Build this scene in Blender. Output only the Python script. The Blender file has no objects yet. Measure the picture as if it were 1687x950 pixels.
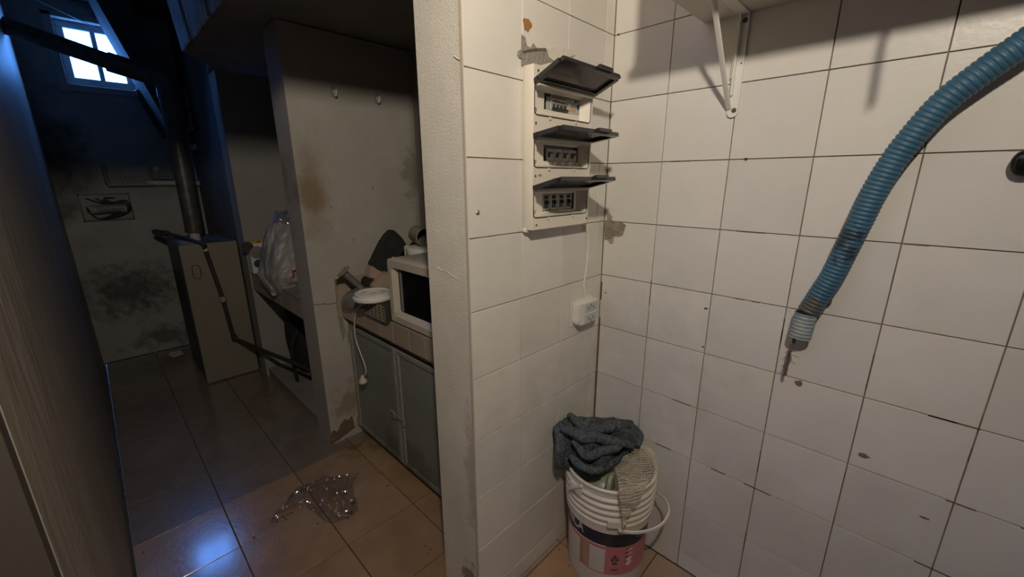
import bpy, bmesh, math, random
from mathutils import Vector, Matrix, noise
import numpy as np

SC = bpy.context.scene
COL = SC.collection
random.seed(7)

# ------------------------------------------------------------------ camera
FPX = 670.687
YAW, PITCH, ROLL = -0.798344, -0.261708, -0.003421
CAM = Vector((-0.804, 1.310, 1.4154))
_fw = Vector((math.cos(YAW)*math.cos(PITCH), math.sin(YAW)*math.cos(PITCH), math.sin(PITCH)))
_r0 = Vector((math.sin(YAW), -math.cos(YAW), 0))
_u0 = _r0.cross(_fw)
_rt = _r0*math.cos(ROLL) + _u0*math.sin(ROLL)
_up = _u0*math.cos(ROLL) - _r0*math.sin(ROLL)
cd = bpy.data.cameras.new('camera')
cam = bpy.data.objects.new('camera', cd)
COL.objects.link(cam)
cd.sensor_width = 36.0
cd.lens = FPX/1687*36
cd.clip_start = 0.02
M = Matrix((( _rt.x, _up.x, -_fw.x, CAM.x), (_rt.y, _up.y, -_fw.y, CAM.y), (_rt.z, _up.z, -_fw.z, CAM.z), (0, 0, 0, 1)))
cam.matrix_world = M
SC.camera = cam

# ------------------------------------------------------------------ sky through the small window, exposure
world = bpy.data.worlds.new('sky')
SC.world = world
world.use_nodes = True
bg = world.node_tree.nodes['Background']
bg.inputs['Color'].default_value = (0.10, 0.33, 1.0, 1)
bg.inputs['Strength'].default_value = 24.0
SC.view_settings.view_transform = 'Standard'
SC.view_settings.look = 'None'
SC.view_settings.exposure = 0.0
SC.view_settings.gamma = 1.0
SC.view_settings.use_curve_mapping = False
SC.cycles.max_bounces = 8
SC.cycles.transparent_max_bounces = 16
SC.cycles.sample_clamp_indirect = 3.0
BULB = Vector((-1.0, 1.40, 2.19))
BULB_STRENGTH = 930.0
LAMP_DIR = Vector((0.78, -0.61, -0.12)).normalized()
BULB_COLOR = (1.0, 0.89, 0.73, 1)
pl = bpy.data.lights.new('window_portal', 'AREA')
pl.shape = 'RECTANGLE'; pl.size = 0.36; pl.size_y = 0.44
pl.cycles.is_portal = True
po = bpy.data.objects.new('window_portal', pl)
po.location = (3.74, 1.05, 2.29)
po.rotation_euler = (math.pi/2, 0, math.pi/2)
COL.objects.link(po)


# ------------------------------------------------------------------ helpers
def ray(px, py):
    return _rt*((px-843.5)/FPX) + _up*((475-py)/FPX) + _fw

def at(ax, val, px, py):
    """point of the plane axis=val seen at pixel (px, py)"""
    d = ray(px, py); i = 'xyz'.index(ax)
    return CAM + d*((val-CAM[i])/d[i])

def oncyl(px, py, cx, cy, r):
    d = ray(px, py); ox, oy = CAM.x-cx, CAM.y-cy
    a = d.x*d.x+d.y*d.y; b = 2*(ox*d.x+oy*d.y); c = ox*ox+oy*oy-r*r
    q = max(b*b-4*a*c, 0)
    return CAM + d*((-b-math.sqrt(q))/(2*a))

def link(o, parent=None):
    COL.objects.link(o)
    if parent is not None:
        o.parent = parent
    return o

def wloc(o):
    v = Vector((0, 0, 0))
    while o is not None:
        v += o.location; o = o.parent
    return v

def finish(name, bm, mat, parent=None, origin=None, smooth=False, recalc=True):
    """one bmesh in world coordinates -> one object"""
    if recalc:
        bmesh.ops.recalc_face_normals(bm, faces=bm.faces[:])
    me = bpy.data.meshes.new(name)
    if origin is None:
        origin = wloc(parent) if parent is not None else None
    if origin is None:
        xs = [v.co for v in bm.verts]
        origin = Vector(((min(v.x for v in xs)+max(v.x for v in xs))/2, (min(v.y for v in xs)+max(v.y for v in xs))/2, min(v.z for v in xs)))
    bmesh.ops.translate(bm, verts=bm.verts[:], vec=-origin)
    bm.to_mesh(me); bm.free()
    for m in (mat if isinstance(mat, (list, tuple)) else [mat]):
        me.materials.append(m)
    if smooth:
        me.shade_smooth()
        if smooth != 'all':
            me.set_sharp_from_angle(angle=math.radians(38))
    o = bpy.data.objects.new(name, me)
    link(o, parent)
    o.location = origin - (wloc(parent) if parent is not None else Vector((0, 0, 0)))
    return o

def thing(name, label, cat, loc, group=None):
    o = bpy.data.objects.new(name, None)
    o.empty_display_size = 0.05
    o.location = loc
    link(o); return tag(o, label, cat, group)

def tag(o, label, cat, group=None):
    o['label'] = label; o['category'] = cat
    if group: o['group'] = group
    return o

def struct(o, label=None, cat='room'):
    o['kind'] = 'structure'
    if label: o['label'] = label; o['category'] = cat
    return o

def B():
    return bmesh.new()

def box(bm, lo, hi, bev=0, seg=1):
    lo, hi = Vector(lo), Vector(hi)
    r = bmesh.ops.create_cube(bm, size=1)
    vs = r['verts']
    c = (lo+hi)/2; s = hi-lo
    for v in vs:
        v.co = Vector((v.co.x*s.x+c.x, v.co.y*s.y+c.y, v.co.z*s.z+c.z))
    if bev:
        es = list({e for v in vs for e in v.link_edges})
        bmesh.ops.bevel(bm, geom=es, offset=bev, segments=seg, affect='EDGES', profile=0.5)
    return bm

def frame_axes(t):
    t = t.normalized()
    a = Vector((0, 0, 1)) if abs(t.z) < 0.9 else Vector((1, 0, 0))
    n = t.cross(a).normalized()
    return n, t.cross(n).normalized()

def tube(bm, pts, r, n=10, caps=True, flat=1.0, up=None):
    """sweep along a polyline; r is a number or a list"""
    pts = [Vector(p) for p in pts]
    rings = []
    nrm = None
    for i, p in enumerate(pts):
        t = (pts[min(i+1, len(pts)-1)]-pts[max(i-1, 0)])
        if t.length < 1e-9: t = Vector((0, 0, 1))
        t.normalize()
        if nrm is None:
            nrm = frame_axes(t)[0] if up is None else (Vector(up)-t*Vector(up).dot(t)).normalized()
        else:
            nrm = (nrm - t*nrm.dot(t))
            nrm = nrm.normalized() if nrm.length > 1e-6 else frame_axes(t)[0]
        bi = t.cross(nrm)
        rr = r[i] if isinstance(r, (list, tuple)) else r
        rings.append([bm.verts.new(p + nrm*(rr*math.cos(a)) + bi*(rr*flat*math.sin(a))) for a in [2*math.pi*k/n for k in range(n)]])
    for a, b in zip(rings, rings[1:]):
        for k in range(n):
            bm.faces.new((a[k], a[(k+1) % n], b[(k+1) % n], b[k]))
    if caps:
        bm.faces.new(rings[0][::-1]); bm.faces.new(rings[-1])
    return bm

def cyl(bm, p, q, r, n=16, r2=None):
    return tube(bm, [p, q], [r, r if r2 is None else r2], n)

def lathe(bm, prof, c=(0, 0, 0), n=32, axis=None, a0=0, a1=2*math.pi):
    """prof: list of (radius, height); turned about z (or about axis) at c"""
    c = Vector(c)
    if axis is None:
        X, Y, Z = Vector((1, 0, 0)), Vector((0, 1, 0)), Vector((0, 0, 1))
    else:
        Z = Vector(axis).normalized(); X, Y = frame_axes(Z); Y = Z.cross(X)
    full = abs(a1-a0-2*math.pi) < 1e-6
    cols = n if full else n+1
    rings = []
    for r, h in prof:
        if r < 1e-6:
            rings.append([bm.verts.new(c+Z*h)])
        else:
            rings.append([bm.verts.new(c + X*(r*math.cos(a0+(a1-a0)*k/n)) + Y*(r*math.sin(a0+(a1-a0)*k/n)) + Z*h) for k in range(cols)])
    for a, b in zip(rings, rings[1:]):
        for k in range(n):
            k2 = (k+1) % cols if full else k+1
            if len(a) == 1 and len(b) == 1: continue
            if len(a) == 1: bm.faces.new((a[0], b[k], b[k2]))
            elif len(b) == 1: bm.faces.new((a[k], a[k2], b[0]))
            else: bm.faces.new((a[k], a[k2], b[k2], b[k]))
    return bm

def prism(bm, poly, d):
    """extrude a planar polygon (3D points) by vector d"""
    d = Vector(d)
    a = [bm.verts.new(Vector(p)) for p in poly]; b = [bm.verts.new(Vector(p)+d) for p in poly]
    n = len(a)
    bm.faces.new(a[::-1]); bm.faces.new(b)
    for k in range(n):
        bm.faces.new((a[k], a[(k+1) % n], b[(k+1) % n], b[k]))
    return bm

def catmull(pts, per=8):
    pts = [Vector(p) for p in pts]
    P = [pts[0]*2-pts[1]]+pts+[pts[-1]*2-pts[-2]]
    out = []
    for i in range(1, len(P)-2):
        p0, p1, p2, p3 = P[i-1:i+3]
        for k in range(per):
            t = k/per
            out.append(0.5*((2*p1)+(p2-p0)*t+(2*p0-5*p1+4*p2-p3)*t*t+(3*p1-p0-3*p2+p3)*t**3))
    out.append(pts[-1])
    return out

def resample(pts, step):
    out = [pts[0].copy()]; acc = 0
    for a, b in zip(pts, pts[1:]):
        L = (b-a).length; d = b-a
        while acc+L >= step:
            f = (step-acc)/L
            a = a+(b-a)*f; out.append(a.copy()); L = (b-a).length; acc = 0
        acc += L
    return out

def sheet(bm, rows, nu, nv, amp=0.0, freq=8.0, seed=0, fn=None):
    """smooth surface through rows of control points, wrinkled"""
    rs = [catmull(r, 12) for r in rows]
    def samp(c, t):
        x = t*(len(c)-1); i = min(int(x), len(c)-2)
        return c[i].lerp(c[i+1], x-i)
    grid = []
    for u in range(nu+1):
        col = catmull([samp(r, u/nu) for r in rs], 12)
        grid.append([samp(col, v/nv) for v in range(nv+1)])
    vs = []
    for u in range(nu+1):
        line = []
        for v in range(nv+1):
            p = grid[u][v]
            if amp:
                a = grid[min(u+1, nu)][v]-grid[max(u-1, 0)][v]; b = grid[u][min(v+1, nv)]-grid[u][max(v-1, 0)]
                n = a.cross(b)
                n = n.normalized() if n.length > 1e-12 else Vector((0, 0, 1))
                q = p*freq+Vector((seed*3.1, seed*1.7, seed))
                w = noise.noise(q)*1.0 + 0.5*(1-2*abs(noise.noise(q*1.9))) + 0.25*noise.noise(q*4.1)
                p = p + n*(amp*w)
            if fn: p = fn(p, u/nu, v/nv)
            line.append(bm.verts.new(p))
        vs.append(line)
    for u in range(nu):
        for v in range(nv):
            bm.faces.new((vs[u][v], vs[u+1][v], vs[u+1][v+1], vs[u][v+1]))
    return bm

def thicken(o, t, sub=0):
    m = o.modifiers.new('thickness', 'SOLIDIFY'); m.thickness = t; m.offset = 0
    if sub:
        s = o.modifiers.new('smooth', 'SUBSURF'); s.levels = sub; s.render_levels = sub
    return o

def blob_poly(c, U, V, ru, rv, n=18, jag=0.3, seed=0):
    rnd = random.Random(seed); out = []
    for k in range(n):
        a = 2*math.pi*k/n; f = 1+jag*(rnd.random()-0.5)*2
        out.append(c+U*(ru*f*math.cos(a))+V*(rv*f*math.sin(a)))
    return out

def patch(name, ax, val, pts, d, mat, parent):
    bm = B(); prism(bm, [at(ax, val, *p) for p in pts], d)
    return finish(name, bm, mat, parent)

# ------------------------------------------------------------------ materials
def mat(name, c1, c2=None, rough=0.6, scale=4.0, detail=5.0, bump=0.0, bscale=60.0, metal=0.0, spec=0.5, stretch=(1, 1, 1), bias=0.5, tint=0.0, coat=0.0):
    m = bpy.data.materials.new(name); m.use_nodes = True
    nt = m.node_tree; N = nt.nodes; L = nt.links
    p = N['Principled BSDF']
    p.inputs['Roughness'].default_value = rough
    p.inputs['Metallic'].default_value = metal
    p.inputs['Specular IOR Level'].default_value = spec
    if coat: p.inputs['Coat Weight'].default_value = coat
    tc = N.new('ShaderNodeTexCoord'); mp = N.new('ShaderNodeMapping')
    mp.inputs['Scale'].default_value = stretch
    L.new(tc.outputs['Object'], mp.inputs['Vector'])
    oi = N.new('ShaderNodeObjectInfo')
    mul = N.new('ShaderNodeMath'); mul.operation = 'MULTIPLY'; mul.inputs[1].default_value = 57.0
    L.new(oi.outputs['Random'], mul.inputs[0])
    c2 = c2 or c1
    nz = N.new('ShaderNodeTexNoise'); nz.noise_dimensions = '4D'
    nz.inputs['Scale'].default_value = scale; nz.inputs['Detail'].default_value = detail; nz.inputs['Roughness'].default_value = 0.6
    L.new(mp.outputs['Vector'], nz.inputs['Vector']); L.new(mul.outputs[0], nz.inputs['W'])
    rp = N.new('ShaderNodeValToRGB')
    rp.color_ramp.elements[0].position = max(bias-0.22, 0); rp.color_ramp.elements[1].position = min(bias+0.22, 1)
    rp.color_ramp.elements[0].color = (*c1, 1); rp.color_ramp.elements[1].color = (*c2, 1)
    L.new(nz.outputs['Fac'], rp.inputs['Fac'])
    out = rp.outputs['Color']
    if tint:
        hs = N.new('ShaderNodeHueSaturation')
        mr = N.new('ShaderNodeMapRange'); mr.inputs['To Min'].default_value = 1-tint; mr.inputs['To Max'].default_value = 1+tint
        L.new(oi.outputs['Random'], mr.inputs['Value']); L.new(mr.outputs[0], hs.inputs['Value'])
        m2 = N.new('ShaderNodeMath'); m2.operation = 'MULTIPLY'; m2.inputs[1].default_value = 7.31
        fr = N.new('ShaderNodeMath'); fr.operation = 'FRACT'
        mr2 = N.new('ShaderNodeMapRange'); mr2.inputs['To Min'].default_value = 1-2.2*tint; mr2.inputs['To Max'].default_value = 1+3*tint
        L.new(oi.outputs['Random'], m2.inputs[0]); L.new(m2.outputs[0], fr.inputs[0]); L.new(fr.outputs[0], mr2.inputs['Value']); L.new(mr2.outputs[0], hs.inputs['Saturation'])
        L.new(out, hs.inputs['Color']); out = hs.outputs['Color']
    L.new(out, p.inputs['Base Color'])
    if bump:
        bn = N.new('ShaderNodeTexNoise'); bn.inputs['Scale'].default_value = bscale; bn.inputs['Detail'].default_value = 6
        L.new(mp.outputs['Vector'], bn.inputs['Vector'])
        bp = N.new('ShaderNodeBump'); bp.inputs['Strength'].default_value = bump; bp.inputs['Distance'].default_value = 0.01
        L.new(bn.outputs['Fac'], bp.inputs['Height']); L.new(bp.outputs['Normal'], p.inputs['Normal'])
    m['out'] = 0
    return m

def stain(m, c, centre, radius, strength=0.9, scale=9.0, thr=0.45, soft=0.18, axes=(1, 1, 1)):
    """a blotch of another colour with a shape of its own: noise broken edge round a world point"""
    nt = m.node_tree; N = nt.nodes; L = nt.links; p = N['Principled BSDF']
    src = p.inputs['Base Color'].links[0].from_socket
    ge = N.new('ShaderNodeNewGeometry')
    sub = N.new('ShaderNodeVectorMath'); sub.operation = 'SUBTRACT'; sub.inputs[1].default_value = centre
    L.new(ge.outputs['Position'], sub.inputs[0])
    sc = N.new('ShaderNodeVectorMath'); sc.operation = 'MULTIPLY'; sc.inputs[1].default_value = [a/radius for a in axes]
    L.new(sub.outputs[0], sc.inputs[0])
    ln = N.new('ShaderNodeVectorMath'); ln.operation = 'LENGTH'; L.new(sc.outputs[0], ln.inputs[0])
    nz = N.new('ShaderNodeTexNoise'); nz.inputs['Scale'].default_value = scale; nz.inputs['Detail'].default_value = 8; nz.inputs['Roughness'].default_value = 0.65
    L.new(ge.outputs['Position'], nz.inputs['Vector'])
    # mask = smoothstep(noise*1.6 - dist)
    a = N.new('ShaderNodeMath'); a.operation = 'MULTIPLY_ADD'; a.inputs[1].default_value = 1.6
    L.new(nz.outputs['Fac'], a.inputs[0])
    ng = N.new('ShaderNodeMath'); ng.operation = 'MULTIPLY'; ng.inputs[1].default_value = -1.0
    L.new(ln.outputs['Value'], ng.inputs[0]); L.new(ng.outputs[0], a.inputs[2])
    mr = N.new('ShaderNodeMapRange'); mr.interpolation_type = 'SMOOTHSTEP'
    mr.inputs['From Min'].default_value = thr-soft; mr.inputs['From Max'].default_value = thr+soft; mr.inputs['To Max'].default_value = strength
    L.new(a.outputs[0], mr.inputs['Value'])
    mx = N.new('ShaderNodeMix'); mx.data_type = 'RGBA'
    L.new(mr.outputs[0], mx.inputs['Factor']); L.new(src, mx.inputs['A']); mx.inputs['B'].default_value = (*c, 1)
    L.new(mx.outputs['Result'], p.inputs['Base Color'])
    return m

def glassy(name, col, alpha, rough=0.05, bump=0.0):
    m = bpy.data.materials.new(name); m.use_nodes = True
    nt = m.node_tree; N = nt.nodes; L = nt.links
    N.remove(N['Principled BSDF']); out = N['Material Output']
    tr = N.new('ShaderNodeBsdfTransparent'); tr.inputs['Color'].default_value = (*col, 1)
    gl = N.new('ShaderNodeBsdfPrincipled'); gl.inputs['Base Color'].default_value = (*col, 1); gl.inputs['Roughness'].default_value = rough
    mx = N.new('ShaderNodeMixShader'); mx.inputs[0].default_value = alpha
    L.new(tr.outputs[0], mx.inputs[1]); L.new(gl.outputs[0], mx.inputs[2]); L.new(mx.outputs[0], out.inputs['Surface'])
    return m

m_tile = mat('glazed_tile', (0.67, 0.635, 0.585), (0.74, 0.705, 0.655), rough=0.33, scale=5, bump=0.06, bscale=90, spec=0.35, tint=0.045)
m_grout = mat('old_grout', (0.16, 0.115, 0.08), (0.36, 0.30, 0.23), rough=0.9, scale=14, bump=0.2)
m_plaster = mat('grey_plaster', (0.690, 0.639, 0.566), (0.840, 0.787, 0.706), rough=0.85, scale=7, bump=0.28, bscale=260, stretch=(1, 1, 0.7))
m_edge = mat('tile_edge', (0.50, 0.42, 0.34), (0.62, 0.55, 0.46), rough=0.8)
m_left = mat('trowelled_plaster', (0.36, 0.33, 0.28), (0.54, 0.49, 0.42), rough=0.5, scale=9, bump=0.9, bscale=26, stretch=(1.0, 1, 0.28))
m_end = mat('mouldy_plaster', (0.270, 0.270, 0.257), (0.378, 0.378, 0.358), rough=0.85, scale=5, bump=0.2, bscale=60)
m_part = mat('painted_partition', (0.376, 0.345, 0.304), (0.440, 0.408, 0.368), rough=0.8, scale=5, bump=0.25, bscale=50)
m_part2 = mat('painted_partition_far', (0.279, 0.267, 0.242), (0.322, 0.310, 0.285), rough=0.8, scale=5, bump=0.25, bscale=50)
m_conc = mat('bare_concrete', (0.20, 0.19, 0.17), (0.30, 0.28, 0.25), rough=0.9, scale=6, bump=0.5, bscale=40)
m_conc2 = mat('darker_concrete', (0.09, 0.085, 0.075), (0.15, 0.14, 0.125), rough=0.9, scale=6, bump=0.5, bscale=40)  # the bare concrete again, in a darker tone
m_dark = mat('blackish_concrete', (0.045, 0.045, 0.045), (0.09, 0.088, 0.085), rough=0.9, scale=6, bump=0.4, bscale=30)  # near-black tone for the corridor ceiling and the soffit
m_room = mat('room_paint', (0.34, 0.31, 0.26), (0.38, 0.35, 0.30), rough=0.8)
m_ceil = mat('ceiling_paint', (0.50, 0.47, 0.42), (0.54, 0.51, 0.46), rough=0.9)
m_dkslab = mat('dark_brown_slab', (0.093, 0.078, 0.064), (0.132, 0.110, 0.090), rough=0.6, scale=3, stretch=(1, 1, 0.1))  # dark brown of the upright slab at the lower left
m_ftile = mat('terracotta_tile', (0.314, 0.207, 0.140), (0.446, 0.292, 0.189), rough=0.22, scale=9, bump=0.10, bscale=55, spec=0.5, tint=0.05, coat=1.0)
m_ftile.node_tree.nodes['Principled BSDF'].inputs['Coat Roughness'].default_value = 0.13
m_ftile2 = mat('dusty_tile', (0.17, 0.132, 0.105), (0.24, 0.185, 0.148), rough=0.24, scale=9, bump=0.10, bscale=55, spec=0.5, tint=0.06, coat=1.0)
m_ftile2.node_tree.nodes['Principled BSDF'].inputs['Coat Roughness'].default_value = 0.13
m_fgrout = mat('floor_grout', (0.05, 0.04, 0.03), (0.10, 0.085, 0.065), rough=0.95, scale=20)
m_white = mat('ivory_plastic', (0.74, 0.68, 0.58), (0.77, 0.71, 0.61), rough=0.35, scale=3)
m_white2 = mat('white_plastic', (0.72, 0.70, 0.66), (0.76, 0.74, 0.70), rough=0.35, scale=3)
m_lid = mat('smoky_lid', (0.012, 0.013, 0.016), (0.018, 0.019, 0.022), rough=0.22, spec=0.5)
m_black = mat('black_plastic', (0.012, 0.012, 0.012), (0.02, 0.02, 0.02), rough=0.4)
m_breaker = mat('grey_breaker', (0.42, 0.42, 0.40), (0.48, 0.48, 0.45), rough=0.45)
m_breakg = mat('greenish_module', (0.36, 0.38, 0.32), (0.42, 0.44, 0.37), rough=0.5)
m_paper = mat('pale_label', (0.62, 0.56, 0.45), (0.66, 0.60, 0.49), rough=0.8)
m_paper2 = mat('bluish_label', (0.48, 0.50, 0.52), (0.54, 0.55, 0.55), rough=0.7)
m_ink = mat('ink', (0.03, 0.025, 0.02), rough=0.8)
m_blueink = mat('blue_print', (0.03, 0.07, 0.16), rough=0.7)
m_brownink = mat('brown_print', (0.16, 0.08, 0.04), rough=0.7)
m_orange = mat('orange_print', (0.55, 0.36, 0.20), rough=0.7)
m_lever = mat('lever_grey', (0.55, 0.52, 0.46), rough=0.5)
m_mortar = mat('exposed_mortar', (0.20, 0.165, 0.125), (0.42, 0.36, 0.28), rough=0.95, scale=45, bump=0.9, bscale=120)
m_mortarg = mat('grey_mortar', (0.26, 0.24, 0.21), (0.34, 0.31, 0.275), rough=0.95, scale=40, bump=0.7, bscale=120)
m_filler = mat('white_filler', (0.62, 0.58, 0.50), (0.68, 0.64, 0.56), rough=0.9, scale=20, bump=0.3)
m_rust = mat('rust_spot', (0.30, 0.12, 0.03), (0.42, 0.22, 0.09), rough=0.8, scale=120)
m_brown = mat('brown_spot', (0.19, 0.105, 0.07), (0.25, 0.15, 0.10), rough=0.8, scale=80)
m_shelf = mat('shelf_board', (0.66, 0.62, 0.54), (0.70, 0.66, 0.58), rough=0.5, scale=3)
m_brk = mat('white_painted_steel', (0.76, 0.74, 0.69), (0.80, 0.78, 0.73), rough=0.3)
m_hose = mat('blue_hose', (0.035, 0.105, 0.17), (0.052, 0.145, 0.235), rough=0.45, scale=14)
m_hoseend = mat('faded_hose_end', (0.16, 0.24, 0.28), (0.36, 0.38, 0.37), rough=0.6, scale=40)
m_dirt = mat('dry_dirt', (0.06, 0.042, 0.026), (0.20, 0.145, 0.09), rough=0.95, scale=60)
m_bucket = mat('bucket_plastic', (0.66, 0.60, 0.52), (0.74, 0.68, 0.60), rough=0.4, scale=8)
m_navy = mat('navy_print', (0.008, 0.010, 0.022), (0.012, 0.014, 0.028), rough=0.35)
m_pink = mat('pink_print', (0.50, 0.16, 0.17), (0.54, 0.19, 0.20), rough=0.4)
m_wood = mat('wood_print', (0.30, 0.14, 0.07), (0.55, 0.38, 0.24), rough=0.45, scale=6, stretch=(6, 6, 0.6))
m_panelp = mat('pale_print', (0.56, 0.53, 0.46), (0.62, 0.58, 0.51), rough=0.45, scale=20)
m_letter = mat('white_print', (0.70, 0.66, 0.60), rough=0.5)
m_dimprint = mat('dim_print', (0.16, 0.17, 0.20), rough=0.5)
m_rag = mat('grey_wool', (0.035, 0.042, 0.050), (0.15, 0.17, 0.185), rough=1.0, scale=95, detail=8, bump=1.0, bscale=140, spec=0.1)
m_net = mat('cotton_net', (0.60, 0.52, 0.42), (0.74, 0.65, 0.54), rough=0.95, scale=40)
m_jug = mat('green_jug', (0.25, 0.27, 0.19), (0.31, 0.33, 0.24), rough=0.35)
m_cab = mat('grey_green_paint', (0.178, 0.190, 0.178), (0.276, 0.287, 0.270), rough=0.5, scale=3, bump=0.08, bscale=12)
m_cabf = mat('worn_frame_paint', (0.22, 0.215, 0.185), (0.33, 0.31, 0.27), rough=0.6, scale=18)
m_ctile = mat('beige_counter_tile', (0.36, 0.29, 0.23), (0.42, 0.345, 0.28), rough=0.4, scale=6, tint=0.05)
m_mw = mat('cream_enamel', (0.52, 0.46, 0.38), (0.56, 0.50, 0.42), rough=0.4)
m_mwtop = mat('grey_enamel', (0.36, 0.34, 0.31), (0.40, 0.38, 0.35), rough=0.45)
m_dglass = mat('dark_glass', (0.006, 0.006, 0.007), rough=0.15)
m_plaid_d = mat('plaid_dark', (0.03, 0.028, 0.022), rough=0.9)
m_plaid_l = mat('plaid_light', (0.42, 0.37, 0.25), rough=0.9)
m_steel = mat('dull_steel', (0.22, 0.22, 0.22), (0.34, 0.34, 0.33), rough=0.36, metal=0.6, scale=10)
m_brass = mat('old_flange', (0.34, 0.31, 0.26), (0.42, 0.39, 0.33), rough=0.4, metal=0.5)
m_leather = mat('black_cloth', (0.012, 0.012, 0.012), (0.03, 0.029, 0.028), rough=0.9, scale=30)
m_tan = mat('tan_cloth', (0.36, 0.26, 0.20), (0.44, 0.33, 0.26), rough=0.9, scale=12)
m_can = mat('grey_can', (0.25, 0.24, 0.20), (0.32, 0.30, 0.25), rough=0.5, scale=8)
m_canin = mat('can_inside', (0.06, 0.06, 0.055), (0.16, 0.16, 0.15), rough=0.6, scale=30)
m_boil = mat('beige_boiler', (0.20, 0.175, 0.13), (0.24, 0.21, 0.16), rough=0.5)
m_boilside = mat('grey_boiler_side', (0.085, 0.085, 0.08), (0.12, 0.12, 0.115), rough=0.5)
m_pipe = mat('sooty_pipe', (0.055, 0.05, 0.045), (0.13, 0.12, 0.105), rough=0.42, scale=25, metal=0.3, bump=0.2)
m_bpipe = mat('brown_pipe', (0.035, 0.022, 0.018), (0.06, 0.038, 0.03), rough=0.45)
m_wpipe = mat('white_pipe', (0.45, 0.46, 0.48), rough=0.35)
m_meter = mat('meter_grey', (0.16, 0.16, 0.15), (0.22, 0.22, 0.2), rough=0.5)
m_bagw = mat('white_film', (0.312, 0.294, 0.288), (0.360, 0.342, 0.336), rough=0.45)
m_red = mat('red_print', (0.45, 0.02, 0.02), rough=0.5)
m_yellow = mat('yellow_paint', (0.55, 0.36, 0.03), rough=0.5)
m_card = mat('white_card', (0.66, 0.64, 0.61), rough=0.6)
m_photod = mat('photo_dark', (0.02, 0.02, 0.02), (0.06, 0.055, 0.05), rough=0.5, scale=40)
m_photog = mat('photo_grey', (0.18, 0.16, 0.14), (0.26, 0.23, 0.20), rough=0.5, scale=30)
m_brick = mat('rough_brick', (0.13, 0.075, 0.045), (0.22, 0.14, 0.085), rough=0.95, scale=25, bump=0.8, bscale=60)
m_plank = mat('weathered_board', (0.35, 0.35, 0.35), (0.85, 0.85, 0.85), rough=0.85, scale=22, bump=0.7, bscale=60, stretch=(1, 1, 0.3))
m_winframe = mat('window_paint', (0.42, 0.42, 0.42), rough=0.6)
m_cord = mat('cream_cord', (0.58, 0.52, 0.43), rough=0.5)
m_wire = mat('dark_wire', (0.02, 0.02, 0.02), rough=0.5)
m_handle = mat('glossy_black', (0.008, 0.008, 0.008), rough=0.18)
m_pane = glassy('window_glass', (0.97, 0.98, 1.0), 0.06, 0.02)
m_smoke = glassy('smoky_window', (0.10, 0.085, 0.078), 0.75, 0.12)
m_film = glassy('clear_film', (0.85, 0.85, 0.87), 0.17, 0.10)
_n = m_film.node_tree; _g = _n.nodes.new('ShaderNodeBsdfGlossy'); _g.inputs['Roughness'].default_value = 0.16; _g.inputs['Color'].default_value = (.9, .9, .95, 1)
_m = [q for q in _n.nodes if q.type == 'MIX_SHADER'][0]; _n.links.new(_g.outputs[0], _m.inputs[2])

# stains and one darker corner, with shapes of their own
stain(m_part, (0.20, 0.125, 0.055), (1.276, 0.54, 1.36), 0.24, 0.8, scale=5, thr=0.30, soft=0.40, axes=(0.2, 1.9, 0.8))
stain(m_part, (0.17, 0.15, 0.12), (1.276, -0.02, 1.45), 0.20, 0.6, scale=16, thr=0.42, soft=0.25, axes=(0.2, 1.3, 0.7))
stain(m_part, (0.22, 0.15, 0.09), (1.276, 0.47, 0.22), 0.24, 0.7, scale=12, thr=0.42, soft=0.25)
stain(m_plaster, (0.20, 0.175, 0.125), (0.05, 0.643, 0.12), 0.13, 0.85, scale=22, thr=0.36, soft=0.10, axes=(1.6, 1, 0.9))
stain(m_plaster, (0.30, 0.26, 0.21), (0.02, 0.643, 0.55), 0.24, 0.55, scale=18, thr=0.42, soft=0.25, axes=(3.5, 1, 0.5))
stain(m_end, (0.06, 0.056, 0.052), (3.64, 1.18, 0.55), 0.50, 0.85, scale=14, thr=0.40, soft=0.36, axes=(0.3, 0.85, 1.25))
stain(m_end, (0.05, 0.05, 0.05), (3.64, 1.44, 1.55), 0.42, 0.85, scale=6, thr=0.35, soft=0.4, axes=(0.3, 1.3, 0.55))  # darkens the end wall along its left corner
stain(m_end, (0.08, 0.075, 0.07), (3.64, 1.0, 0.12), 0.30, 0.75, scale=9, thr=0.45, soft=0.2, axes=(0.3, 0.5, 1.5))
stain(m_tile, (0.44, 0.43, 0.385), (-0.20, 0, 0.72), 0.46, 0.38, scale=9, thr=0.36, soft=0.34, axes=(1.0, .3, .8))
stain(m_tile, (0.46, 0.42, 0.35), (-0.75, 0, 0.30), 0.6, 0.25, scale=6, thr=0.36, soft=0.34)
stain(m_cab, (0.10, 0.095, 0.08), (0.80, 0.44, 0.10), 0.30, 0.7, scale=10, thr=0.42, soft=0.3, axes=(.5, 1, 1.2))
stain(m_ftile, (0.13, 0.095, 0.05), (1.20, 0.50, 0), 0.26, 0.8, scale=9, thr=0.4, soft=0.3)
stain(m_hose, (0.10, 0.075, 0.045), (-0.655, 0.05, 1.09), 0.075, 0.9, scale=60, thr=0.45, soft=0.2)
stain(m_hose, (0.02, 0.025, 0.03), (-0.705, 0.05, 1.27), 0.22, 0.8, scale=45, thr=0.72, soft=0.06)

# ------------------------------------------------------------------ the setting
def wall(name, m, *boxes, label=None):
    bm = B()
    for lo, hi in boxes: box(bm, lo, hi)
    return struct(finish(name, bm, m), label, 'wall')

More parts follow.
